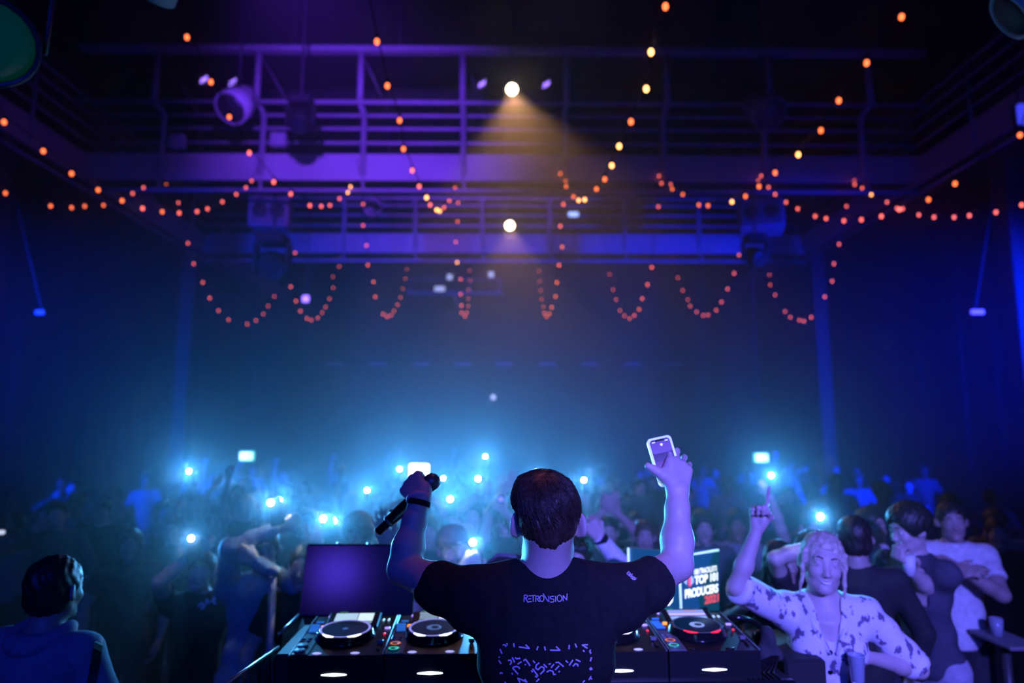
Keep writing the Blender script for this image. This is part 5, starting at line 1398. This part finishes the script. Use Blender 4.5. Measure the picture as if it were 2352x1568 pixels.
subpart('speaker_notch', slab(.028, .005, .001, .002, Mp @ Matrix.Translation((0, 0, .0625)), -.0096), m_gloss, scr)

# ------------------------------------------------------------------ the audience
def pm_(name, col, **k): return mat(name, col, k.pop('rough', .85), var=k.pop('var', .15), scale=k.pop('scale', 30), bump=k.pop('bump', .1), **k)
m_wtee = pm_('white_cotton', (.72, .72, .76)); m_dtee = pm_('dark_navy_cotton', (.06, .06, .09)); m_btee = pm_('black_cotton_crowd', (.02, .02, .025))
m_denim = pm_('light_denim', (.25, .33, .45)); m_hoodie = pm_('blue_grey_hoodie', (.20, .24, .34)); m_grey = pm_('grey_cotton', (.22, .22, .25))
m_pants_d = pm_('dark_trousers', (.03, .03, .04)); m_pants_l = pm_('pale_trousers', (.40, .38, .46))
m_hair_b = mat('black_hair', (.02, .016, .014), .5, var=.3, scale=60, bump=.2); m_hair_bl = mat('blonde_hair', (.52, .45, .36), .5, var=.3, scale=60, bump=.2)
m_hair_br = mat('brown_hair', (.07, .045, .03), .5, var=.3, scale=60, bump=.2)
# blouse: white cotton with scattered dark blots
m_blouse = bpy.data.materials.new('blotched_white_blouse'); m_blouse.use_nodes = True
nt = m_blouse.node_tree; b = nt.nodes['Principled BSDF']; b.inputs['Roughness'].default_value = .85
tc = nt.nodes.new('ShaderNodeTexCoord'); nz = nt.nodes.new('ShaderNodeTexNoise'); nz.inputs['Scale'].default_value = 26; nz.inputs['Detail'].default_value = 2.5
mp = nt.nodes.new('ShaderNodeMapping'); mp.inputs['Scale'].default_value = (1.3, 1, .85)
cr = nt.nodes.new('ShaderNodeValToRGB'); e = cr.color_ramp.elements
e[0].position = .0; e[0].color = (.78, .76, .80, 1); e[1].position = .56; e[1].color = (.74, .72, .78, 1)
n2 = e.new(.60); n2.color = (.16, .13, .22, 1); n3 = e.new(.9); n3.color = (.10, .08, .16, 1)
nt.links.new(tc.outputs['Object'], mp.inputs['Vector']); nt.links.new(mp.outputs['Vector'], nz.inputs['Vector']); nt.links.new(nz.outputs['Fac'], cr.inputs['Fac']); nt.links.new(cr.outputs['Color'], b.inputs['Base Color'])

TORCHES = []
def crowd_phone(label, px, py, d, lit=True, rot=0, size=(.075, .15), group=None, power=1.0, below=True):
    """a phone held up with its torch facing the stage: case, camera bump, lit torch lens"""
    p = at(px, py, d)
    tgt = Vector((0.1, 0, 2.3)); dr = (tgt - p); dr.normalize()
    Rm = Matrix.Rotation(math.atan2(dr.y, dr.x) + R(90), 4, 'Z') @ Matrix.Rotation(R(rot), 4, 'Y')
    Mx = Matrix.Translation(p) @ Rm @ Matrix.Translation((.018, .012, -size[1] * .38))
    t = thing('phone', label, 'phone', p, group)
    part('case', slab(size[0], size[1], .010, .010, Mx), m_deck, t)
    part('camera_bump', slab(.030, .036, .004, .006, Mx @ Matrix.Translation((-.018, -.006, size[1] * .37))), m_gloss, t)
    part('torch_lens', MB().ball(p - Vector((0, .002, 0)), (.016, .009, .016), 10, 6), m_led, t, True)
    TORCHES.append((p + dr * .03, dr, power))
    return t, Mx, p

def holder(px, py, d, drop=.075):
    """wrist position under a raised phone"""
    return at(px, py, d) + Vector((.004, .07, -drop - .07))

ST = STAGE_Z
P_ = person
# --- woman in the blotched blouse, pointing up
wo, W_ = P_('smiling blonde woman in a blotched white blouse, one finger pointing up, beside the booth', (1889, 1290), 2.78, ST, -14,
        hR=(1740, 1212, 2.72), hL=(1990, 1508, 2.66), poseR='point', poseL='grip', shirt='blouse', m_shirt=m_blouse, m_skin=m_skin, m_pants=m_pants_d, hair='tied', m_hair=m_hair_bl,
        tilt=-6, nod=2, smile=True, vox=.0058, poleR=(-1, -.1, -.9), poleL=(1, .2, -.4), female=True, handdirR=(.10, -.1, 1), backR=(.2, 1, .05), handdirL=(-.75, -.35, .25), backL=(.2, -.9, .3))
Fw, Rw, sw_ = W_['f'], W_['r'], W_['s']
wb = [o for o in wo.children if o.name.startswith('shirt')][0]
wv = BVHTree.FromPolygons([v.co.copy() for v in wb.data.vertices], [tuple(q.vertices) for q in wb.data.polygons])
for k, (px, py) in enumerate(((1908, 1416), (1908, 1457), (1907, 1498), (1907, 1543))):
    h_ = wv.ray_cast(Vector((0, 0, CAMZ)), ray(px, py).normalized())
    if h_[0] is not None: part('button', MB().lathe([(.0095, 0), (.0095, .003), (.004, .004), (.001, .003)], 12, Matrix.Translation(h_[0]) @ orient(h_[1])), m_gloss, wo, True)
for q in (-1, 1):
    cpts = [W_['N'] + Rw * (q * .062) + Vector((0, 0, .035)) - Fw * .02, W_['N'] + Rw * (q * .078) + Fw * .045 + Vector((0, 0, .0)), W_['N'] + Rw * (q * .05) + Fw * .112 - Vector((0, 0, .09)), W_['N'] + Rw * (q * .012) + Fw * .135 - Vector((0, 0, .17))]
    part('collar', MB().tube(cpts, [.010, .016, .014, .006], 8), m_blouse, wo, True)
for k in (1, -1):
    a, e, w = W_['AR'][k]; d_ = (e - a).normalized()
    part('rolled_cuff', MB().lathe([(.048, -.022), (.062, -.018), (.064, 0), (.060, .018), (.046, .02)], 16, Matrix.Translation(a.lerp(e, .92)) @ orient(d_)), m_blouse, wo, True)
part('smile', MB().tube([W_['H'] + W_['HM'] @ (Vector((x, y, zz)) * sw_) for x, y, zz in ((-.024, .082, -.063), (-.012, .0915, -.0705), (0, .0935, -.0725), (.012, .0915, -.0705), (.024, .082, -.063))], [.0015, .0042, .0048, .0042, .0015], 6), mat('teeth', (.8, .8, .8), .3, var=0), wo, True)
cpw = at(1968, 1532, 2.57); t = thing('drink_cup', 'clear plastic cup held by the woman in the blotched blouse', 'cup', cpw - Vector((0, 0, .06)))
part('cup', MB().lathe([(.022, -.05), (.024, -.048), (.030, .042), (.032, .045), (.030, .047), (.028, .042), (.021, -.044)], 20, Matrix.Translation(cpw)), mat('clear_plastic', (.35, .4, .5), .1, var=0, spec=.9), t, True)
part('drink', MB().lathe([(.020, -.043), (.026, .020), (.001, .021)], 20, Matrix.Translation(cpw)), mat('drink', (.10, .08, .10), .1, var=0), t, True)
# --- the group on the right
P_('man in a pale t-shirt with folded hands, rightmost of the standing group', (2186, 1196), 4.25, ST, -22, hR=(2188, 1318, 4.0), hL=(2215, 1312, 4.0), poseR='relax', poseL='relax', shirt='tee', m_shirt=m_wtee,
   m_skin=m_skin2, m_pants=m_pants_d, m_hair=m_hair_b, poleR=(-1, 0, -.7), poleL=(1, 0, -.6), tilt=3)
P_('man in a dark t-shirt and pale trousers in profile, leaning over with a forearm out', (2086, 1214), 3.75, ST, -68, hR=(2085, 1302, 3.55), hL=(2092, 1305, 3.7), poseR='grip', poseL='relax', shirt='tee', m_shirt=m_dtee,
   m_skin=m_skin, m_pants=m_pants_l, m_hair=m_hair_b, hair='curly', look=-80, nod=-10, poleR=(1, -.4, -.9), poleL=(1, .5, -.8), lean=(0, -.10), stature=1.76)
P_('man in a bright white t-shirt turned to the right, behind the dark jacket', (2000, 1206), 4.5, ST, 38, hR=(2052, 1345, 4.3), hL=(2070, 1320, 4.3), shirt='tee', m_shirt=m_wtee, m_skin=m_skin2, m_pants=m_pants_d, m_hair=m_hair_b, look=30)
P_('person in a black jacket seen from behind, right of the blonde woman', (1962, 1236), 3.55, ST, 165, shirt='long', m_shirt=m_btee, m_skin=m_skin2, m_pants=m_pants_d, hair='short', m_hair=m_hair_b)
P_('person in dark clothes raising a lit phone just behind the blonde woman', (1868, 1266), 3.7, ST, 8, hR=holder(1884, 1186, 3.5), poseR='grip', shirt='tee', m_shirt=m_btee, m_skin=m_skin, m_pants=m_pants_d, hair='long', m_hair=m_hair_b, poleR=(-1, 0, -.3))
P_('person stretching an arm diagonally to a lit phone, behind the pointing hand', (1866, 1212), 5.5, 0.0, 0, hR=holder(1771, 1091, 5.3), poseR='grip', shirt='tee', m_shirt=m_btee, m_skin=m_skin, m_pants=m_pants_d, m_hair=m_hair_b, poleR=(-.2, -1, -.4), stature=1.86)
P_('person in black between booth and blonde woman, arms low in the dark', (1795, 1290), 3.7, ST, 15, hR=(1712, 1392, 3.4), hL=(1752, 1380, 3.4), shirt='tee', m_shirt=m_btee, m_skin=m_skin2, m_pants=m_pants_d, m_hair=m_hair_b, hair='long', poseR='grip', stature=1.62)
# --- left side
fg, FG = P_('person seen from behind in a blue-grey hooded jacket with a dark strap, lower left corner', (128, 1352), 2.45, ST, 168, shirt='long', m_shirt=m_hoodie, m_skin=m_skin2, m_pants=m_pants_d, hair='short', m_hair=m_hair_b, vox=.007, faceparts=True)
fN, fR_, fF = FG['N'], FG['r'], FG['f']
c = Clay(fN - Vector((.2, .2, .16)), fN + Vector((.2, .2, .14)), .006)
for k in range(14):
    a0, a1 = math.pi * (-.15 + 1.3 * k / 14), math.pi * (-.15 + 1.3 * (k + 1) / 14)
    q = lambda a: fN + fR_ * (.085 * math.cos(a)) - fF * (.075 * math.sin(a)) + Vector((0, 0, .020 - .03 * math.sin(a)))
    c.cap(q(a0), q(a1), .026 + .008 * math.sin(a0), None, .02)
part('hood', c.mesh('hood', m_hoodie, 1), m_hoodie, fg)
sb = [o for o in fg.children if o.name.startswith('shirt')][0]; sbv = BVHTree.FromPolygons([v.co.copy() for v in sb.data.vertices], [tuple(q.vertices) for q in sb.data.polygons])
rows = []
for i in range(15):
    px, py = 236 - 38 * i / 14, 1428 + 200 * i / 14; row = []
    for o_ in (-11, 11):
        r_ = ray(px + o_, py - o_ * .25).normalized(); h_ = sbv.ray_cast(Vector((0, 0, CAMZ)), r_)
        row.append(h_[0] - r_ * .006 if h_[0] is not None else None)
    if None not in row: rows.append(row)
mb = MB()
for (a, b), (c_, d) in zip(rows[:-1], rows[1:]): mb.poly([a, b, d, c_])
if mb.v: part('strap', mb, m_black, fg)
gm, GM = P_('man in black t-shirt with pale chest print, lifting a lit phone beside his face', (461, 1310), 4.15, 0.0, 12, hR=holder(437, 1237, 3.95, .02), poseR='grip', shirt='tee', m_shirt=m_btee, m_skin=m_skin, m_pants=m_pants_d, m_hair=m_hair_b, hair='short', poleR=(-1, -.2, -.9), tilt=-8, nod=8, stature=1.66, vox=.007)
gb = [o for o in gm.children if o.name.startswith('shirt')][0]; gbv = BVHTree.FromPolygons([v.co.copy() for v in gb.data.vertices], [tuple(q.vertices) for q in gb.data.polygons])
def print_on(bv, lines, wid, m, parent):
    mb = MB()
    for ln in lines:
        pts = [Vector(q) for q in ln]
        for a, b in zip(pts[:-1], pts[1:]):
            t_ = (b - a).normalized(); nn = Vector((-t_.y, t_.x)) * wid / 2; qs = []
            for q in (a + nn, a - nn, b - nn, b + nn):
                r_ = ray(q.x, q.y).normalized(); h_ = bv.ray_cast(Vector((0, 0, CAMZ)), r_)
                qs.append(h_[0] - r_ * .004 if h_[0] is not None else None)
            if None not in qs: mb.poly(qs)
    if mb.v: part('chest_print', mb, m, parent)
print_on(gbv, [[(455, 1392), (464, 1384), (470, 1392), (462, 1398)], [(474, 1388), (474, 1376), (482, 1384)], [(486, 1382), (494, 1370), (490, 1384), (496, 1386)]], 5, m_print, gm)
P_('person in a light denim shirt reaching up with two lit phones, left of the monitor', (606, 1262), 3.95, 0.0, 18, hR=holder(628, 1156, 3.8), hL=(586, 1290, 3.7), poseR='grip', poseL='fist', shirt='long', m_shirt=m_denim, m_skin=m_skin, m_pants=m_pants_d, m_hair=m_hair_b, poleR=(-1, -.3, -.2), lean=(.08, 0), stature=1.8)
P_('person far left of centre with one arm straight up to a lit phone', (398, 1216), 6.2, 0.0, 5, hR=holder(432, 1083, 6.1, .05), poseR='grip', shirt='tee', m_shirt=m_btee, m_skin=m_skin, m_pants=m_pants_d, m_hair=m_hair_b, poleR=(-1, 0, 0), stature=1.75)
P_('person behind the monitor whose raised hand carries two lit phones', (700, 1300), 3.75, 0.0, 0, hL=at(728, 1254, 3.80), poseL='open', shirt='tee', m_shirt=m_btee, m_skin=m_skin, m_pants=m_pants_d, m_hair=m_hair_b, poleL=(.6, 0, -1), stature=1.72, handdirL=(.25, 0, 1), backL=(.1, 1, .1))
P_('person with backlit hair looking over the top of the dark monitor', (820, 1226), 4.6, 0.0, 0, shirt='tee', m_shirt=m_grey, m_skin=m_skin2, m_pants=m_pants_d, m_hair=m_hair_br, hair='curly', stature=1.80)
P_('person hidden by the performer\'s arm, one pale hand up by the microphone', (912, 1300), 3.75, 0.0, 4, hR=at(884, 1252, 3.55), poseR='open', shirt='tee', m_shirt=m_wtee, m_skin=m_skin, m_pants=m_pants_d, m_hair=m_hair_br, hair='long', poleR=(-.4, -.3, -1), stature=1.70, handdirR=(-.2, 0, 1), backR=(0, 1, .1))
P_('person in a cap with a hand near the mouth, between fist and performer\'s head', (1040, 1262), 3.95, 0.0, 10, hR=at(1066, 1300, 3.72), hL=holder(1086, 1246, 3.75, .03), poseR='fist', poseL='grip', shirt='tee', m_shirt=m_grey, m_skin=m_skin, m_pants=m_pants_d, hair='cap', m_hair=m_grey, poleR=(-1, -.3, -.6), poleL=(1, 0, -.6), stature=1.76)
P_('person with a lifted arm and lit phone behind the one in the cap', (985, 1222), 5.2, 0.0, 0, hL=holder(1034, 1146, 5.0), poseL='grip', shirt='tee', m_shirt=m_grey, m_skin=m_skin, m_pants=m_pants_d, m_hair=m_hair_b, poleL=(1, 0, -.4), stature=1.74)
P_('pale face in the haze behind the cap, arm lifting a lit phone overhead', (1086, 1186), 5.7, 0.0, -4, hR=holder(1098, 1099, 5.5, .06), poseR='grip', shirt='tee', m_shirt=m_btee, m_skin=m_skin, m_pants=m_pants_d, m_hair=m_hair_b, poleR=(-1, 0, 0), stature=1.82)
P_('person arching an arm over the head, beside the performer\'s hair', (1160, 1190), 5.6, 0.0, 0, hR=at(1165, 1108, 5.4), hL=at(1150, 1162, 5.2), poseR='open', poseL='grip', shirt='tank', m_shirt=m_btee, m_skin=m_skin, m_pants=m_pants_d, m_hair=m_hair_br, hair='long', poleR=(-1, 0, .4), stature=1.78)
ws, WS = P_('dark-haired person in white long sleeves, fist raised, right of the performer\'s neck', (1322, 1286), 3.75, 0.0, -8, hL=at(1378, 1236, 3.50), poseL='fist', shirt='long', m_shirt=m_wtee, m_skin=m_skin, m_pants=m_pants_d, m_hair=m_hair_b, hair='fringe', poleL=(1, -.2, -.5), stature=1.74, vox=.007, handdirL=(-.55, -.1, .8))
a, e, w = WS['AR'][-1]
wrist_band(e, w, .97, .036, .028, m_tee_black, 'black wristband on the white-sleeved arm right of the performer\'s neck', 'wristband', 'wristband')
P_('two-handed clapper in dark clothes with arms up, right of the white sleeve', (1395, 1222), 5.2, 0.0, 0, hR=at(1382, 1176, 5.0), hL=at(1420, 1180, 5.0), poseR='open', poseL='open', shirt='tee', m_shirt=m_btee, m_skin=m_skin2, m_pants=m_pants_d, m_hair=m_hair_b, stature=1.72)
P_('person in dark clothes standing behind the two lit panels', (1480, 1232), 5.0, 0.0, -6, shirt='long', m_shirt=m_btee, m_skin=m_skin2, m_pants=m_pants_d, m_hair=m_hair_br, stature=1.70)
P_('person in a dark shirt just right of the lifted bare arm', (1616, 1212), 5.4, 0.0, -10, shirt='tee', m_shirt=m_dtee, m_skin=m_skin2, m_pants=m_pants_d, m_hair=m_hair_b, hair='curly', stature=1.74)
P_('person in a grey shirt in the dark left of the pointing hand', (1690, 1208), 5.8, 0.0, -4, shirt='tee', m_shirt=m_grey, m_skin=m_skin3, m_pants=m_pants_d, m_hair=m_hair_b, stature=1.78)
P_('person in dark clothes with a bent arm, dim at the far left', (236, 1175), 7.0, 0.0, 20, hR=at(248, 1128, 6.8), poseR='open', shirt='tee', m_shirt=m_btee, m_skin=m_skin, m_pants=m_pants_d, m_hair=m_hair_b, poleR=(-1, 0, -.2), stature=1.74)
P_('person in dark clothes standing in front of the left pillar line', (300, 1250), 5.2, 0.0, 15, shirt='tee', m_shirt=m_btee, m_skin=m_skin2, m_pants=m_pants_d, m_hair=m_hair_br, hair='long', stature=1.68)
P_('person at the right edge in dark clothes behind the folded-hands man', (2290, 1225), 5.6, 0.0, -25, shirt='tee', m_shirt=m_btee, m_skin=m_skin2, m_pants=m_pants_d, m_hair=m_hair_b, stature=1.74)

# --- phones with their torches lit
CP = crowd_phone
CP('lit phone highest on the left, on a straight raised arm', 434, 1082, 6.1, power=1.0)
CP('lit phone beside the face of the man in the black t-shirt', 439, 1236, 3.95, power=.3)
CP('left of the two lit phones over the light denim shirt', 622, 1154, 3.75, rot=-12, power=.7)
CP('right of the two lit phones over the light denim shirt', 641, 1148, 3.85, rot=10, power=1.0)
CP('left lit phone in the hand above the dark monitor', 742, 1191, 3.62, rot=-14, power=.6)
CP('right lit phone in the hand above the dark monitor', 766, 1196, 3.66, rot=14, power=.6)
CP('lit phone alone in the haze left of the microphone', 843, 1126, 6.5, power=1.2)
CP('lit phone just left of the glowing white tablet', 918, 1077, 8.0, power=1.2)
CP('lit phone just right of the raised fist', 1018, 1098, 8.6, power=.7)
CP('lit phone on the diagonal arm below and right of the fist', 1034, 1146, 5.0, power=.8)
CP('lit phone held overhead by the pale face in the haze', 1098, 1099, 5.5, power=.8)
CP('lit phone topmost in the middle, above the others', 1115, 1048, 8.4, power=.9)
CP('lit phone peeking out just above the performer\'s hair', 1231, 1083, 9.0, power=.4)
CP('lit phone right of the performer\'s head, with a wide teal glow', 1341, 1102, 6.6, power=.8)
CP('lit phone beside the person in the cap, left of the performer\'s neck', 1086, 1245, 3.75, power=.6)
CP('lit phone at the end of the diagonal arm, above the pointing hand', 1771, 1091, 5.3, power=1.0)
CP('lit phone just above the blonde woman\'s head', 1884, 1186, 3.5, power=.7)
CP('small lit phone below the left exit sign', 520, 1101, 10.5, power=.5)
# glowing tablet
tp = at(962, 1091, 5.2); Mx = Matrix.Translation(tp) @ Matrix.Rotation(R(1), 4, 'Y')
t = thing('tablet', 'glowing white tablet held up behind the performer\'s raised fist', 'tablet', tp)
part('case', slab(.168, .19, .012, .018, Mx, .008), m_deck, t)
part('screen', slab(.158, .178, .004, .016, Mx, .0), mat('tablet_white', (1, 1, 1), .3, emit=(.88, .95, 1.0), es=2.6, var=0), t)
P_('person in dark clothes hidden behind the fist, holding up the glowing tablet', (965, 1180), 5.35, 0.0, 0, hR=tp + Vector((-.05, .05, -.16)), hL=tp + Vector((.05, .05, -.16)), poseR='grip', poseL='grip', shirt='tee', m_shirt=m_btee, m_skin=m_skin2, m_pants=m_pants_d, m_hair=m_hair_b, stature=1.78)
# violet screen of a phone in the crowd, and a violet phone at the left edge
vp = at(1150, 1146, 5.15); t = thing('phone', 'small violet phone screen glowing beside the performer\'s hair', 'phone', vp)
part('case', slab(.05, .06, .010, .010, Matrix.Translation(vp), .008), m_deck, t); part('screen', slab(.040, .040, .004, .018, Matrix.Translation(vp)), mat('violet_phone', (.4, .3, .9), .3, emit=(.28, .14, .95), es=.8, var=0), t)
small_lamp('lavender glint of a lamp at the left edge, above the hooded person', at(3, 1222, 5.2), (.05, .03, .03), m_pale, None, 1.9)
# slim stanchion beside the denim shirt
sp_ = at(628, 1312, 3.6)
t = thing('stanchion', 'slim pale post with a round knob, standing left of the monitor', 'post', (sp_.x, sp_.y, 0))
part('post', MB().tube([Vector((sp_.x, sp_.y, .02)), sp_ - Vector((0, 0, .02))], .018, 10), m_steel, t, True)
part('knob', MB().ball(sp_, (.036, .036, .030), 12, 8), m_steel, t, True)
part('base', MB().lathe([(.16, 0), (.16, .012), (.05, .03), (.02, .035)], 20, Matrix.Translation((sp_.x, sp_.y, 0))), m_dsteel, t, True)
# bar table at the right edge
bt = at(2308, 1468, 3.9)
t = thing('side_table', 'small dark table with a pale top edge at the right, behind the group', 'table', (bt.x, bt.y, ST))
part('table_top', MB().box(bt, (.20, .36, .02), None, bevel=.004), m_grey, t)
part('leg', MB().tube([Vector((bt.x, bt.y, ST + .02)), bt - Vector((0, 0, .01))], .025, 10), m_dsteel, t, True)
part('base', MB().lathe([(.18, 0), (.18, .012), (.03, .03)], 20, Matrix.Translation((bt.x, bt.y, ST))), m_dsteel, t, True)
gl = bt + Vector((-.02, .03, .01))
t = thing('drink_cup', 'plastic cup standing on the small table at the right', 'cup', gl)
part('cup', MB().lathe([(.028, 0), (.036, .10), (.034, .10), (.026, .006)], 16, Matrix.Translation(gl)), MATS['clear_plastic'], t, True)
# cup held by the man in profile
cq = at(2088, 1298, 3.5); t = thing('drink_cup', 'pale cup in the hand of the man in profile', 'cup', cq - Vector((0, 0, .05)))
part('cup', MB().lathe([(.026, -.05), (.034, .05), (.032, .05), (.024, -.044)], 16, Matrix.Translation(cq)), m_white, t, True)

# --- the dim crowd at the back: a few built figures, then copies of each with all its parts
GRP = 'dim crowd in the haze'
LB = 'dim figure standing in the hazy crowd toward the back of the hall'
proto = []
for k, (sh, ms, mh, hs_, hr, pose) in enumerate((('tee', m_btee, m_hair_b, 'short', None, 'relax'), ('tee', m_grey, m_hair_br, 'long', (-.22, -.18, .12), 'open'),
                                                ('long', m_dtee, m_hair_b, 'short', (-.16, -.22, -.10), 'fist'), ('tee', m_grey, m_hair_br, 'curly', None, 'relax'), ('tank', m_btee, m_hair_bl, 'long', (-.15, -.1, .30), 'fist'))):
    Hh = Vector((0, 0, 1.62))
    r_, J_ = P_(LB, None, None, 0.0, 0, H=Hh, hR=(Hh + Vector(hr)) if hr else None, poseR=pose, shirt=sh, m_shirt=ms, m_skin=(m_skin, m_skin2, m_skin, m_skin3, m_skin)[k], m_pants=m_pants_d, hair=hs_, m_hair=mh, vox=.0135, faceparts=False, group=GRP, female=k in (1, 4))
    proto.append(r_)
rc = random.Random(11); taken = [(o.location.x, o.location.y) for o in bpy.data.objects if o.parent is None and o.get('category') == 'person' and o.get('group') != GRP]
spots = []
tries = 0
HELD = [(843, 1126, 6.5), (918, 1077, 8.0), (1018, 1098, 8.6), (1115, 1048, 8.4), (1231, 1083, 9.0), (1341, 1102, 6.6), (520, 1101, 10.5)]
while len(spots) < 84 and tries < 20000:
    tries += 1
    y = 5.9 + 11.5 * rc.random() ** 1.3; x = rc.uniform(-.66 * y - .4, .66 * y + .4)
    if abs(x) > 8.9: continue
    if any(abs(abs(x) - 8.2) < .5 and abs(y - q) < .5 for q in (10.6, 17.5)): continue
    if x > .8 and y < 6.2: continue
    if all((x - a) ** 2 + (y - b) ** 2 > .42 for a, b in taken + spots): spots.append((x, y))
# those that hold up the phones far back
for (px, py, d) in HELD:
    p = holder(px, py, d); Hh = Vector((p.x + .22, p.y + .12, 1.64))
    for s_ in list(spots):
        if (s_[0] - Hh.x) ** 2 + (s_[1] - Hh.y) ** 2 < .42: spots.remove(s_)
    P_(LB, None, None, 0.0, 0, H=Hh, hR=p, poseR='grip', shirt='tee', m_shirt=m_btee, m_skin=m_skin, m_pants=m_pants_d, hair='short', m_hair=m_hair_b, vox=.012, faceparts=False, group=GRP, poleR=(-1, 0, -.2))
used = [False] * 5
for i, (x, y) in enumerate(spots):
    k = i % 5 if i < 5 else (rc.choice((0, 3, 3, 2)) if x > 1.5 or x < -.45 * y else rc.randrange(5))
    rz = math.atan2(x, y) * -.5 + rc.uniform(-.35, .35)
    if not used[k]: o = proto[k]; used[k] = True; o.location = (x, y, 0); o.rotation_euler = (0, 0, rz)
    else: o = copy_thing(proto[k], (x, y, 0), rz)
    sc_ = rc.uniform(.94, 1.06); o.scale = (sc_, sc_, sc_)

# ------------------------------------------------------------------ lamps that belong to things: phone torches, the two warm spotlights
for p, dr, pw in TORCHES:
    d = bpy.data.lights.new('torch_light', 'SPOT'); d.energy = TORCH_W * pw; d.color = TORCH_COL; d.spot_size = R(90); d.spot_blend = 1.0; d.shadow_soft_size = .015
    o = bpy.data.objects.new('torch_light', d); COL.objects.link(o); o.location = p; o.rotation_euler = dr.to_track_quat('-Z', 'Y').to_euler()
for p, tg, pw, an in ((pw1, (0.8, 7.4, 1.0), WARM_W, 52), (pw2, (0.3, 11.0, 1.0), WARM_W * .5, 44)):
    spot('warm_beam', p + (Vector(tg) - p).normalized() * .08 + Vector((0, -.02, 0)), tg, pw, WARM, an, .35, .08)
# haze that fills the hall
m = bpy.data.materials.new('haze'); m.use_nodes = True; nt = m.node_tree; nt.nodes.clear()
out = nt.nodes.new('ShaderNodeOutputMaterial'); v = nt.nodes.new('ShaderNodeVolumeScatter')
v.inputs['Color'].default_value = (.9, .95, 1, 1); v.inputs['Density'].default_value = HAZE_D; v.inputs['Anisotropy'].default_value = HAZE_G
nt.links.new(v.outputs[0], out.inputs['Volume'])
hz = link('haze', MB().lohi((-HW + .02, 3.3, .31), (HW - .02, HY1 - .02, HZ - .02)).mesh('haze', m)); tag(hz, 'thin stage haze filling the whole hall', 'haze', None, 'stuff')
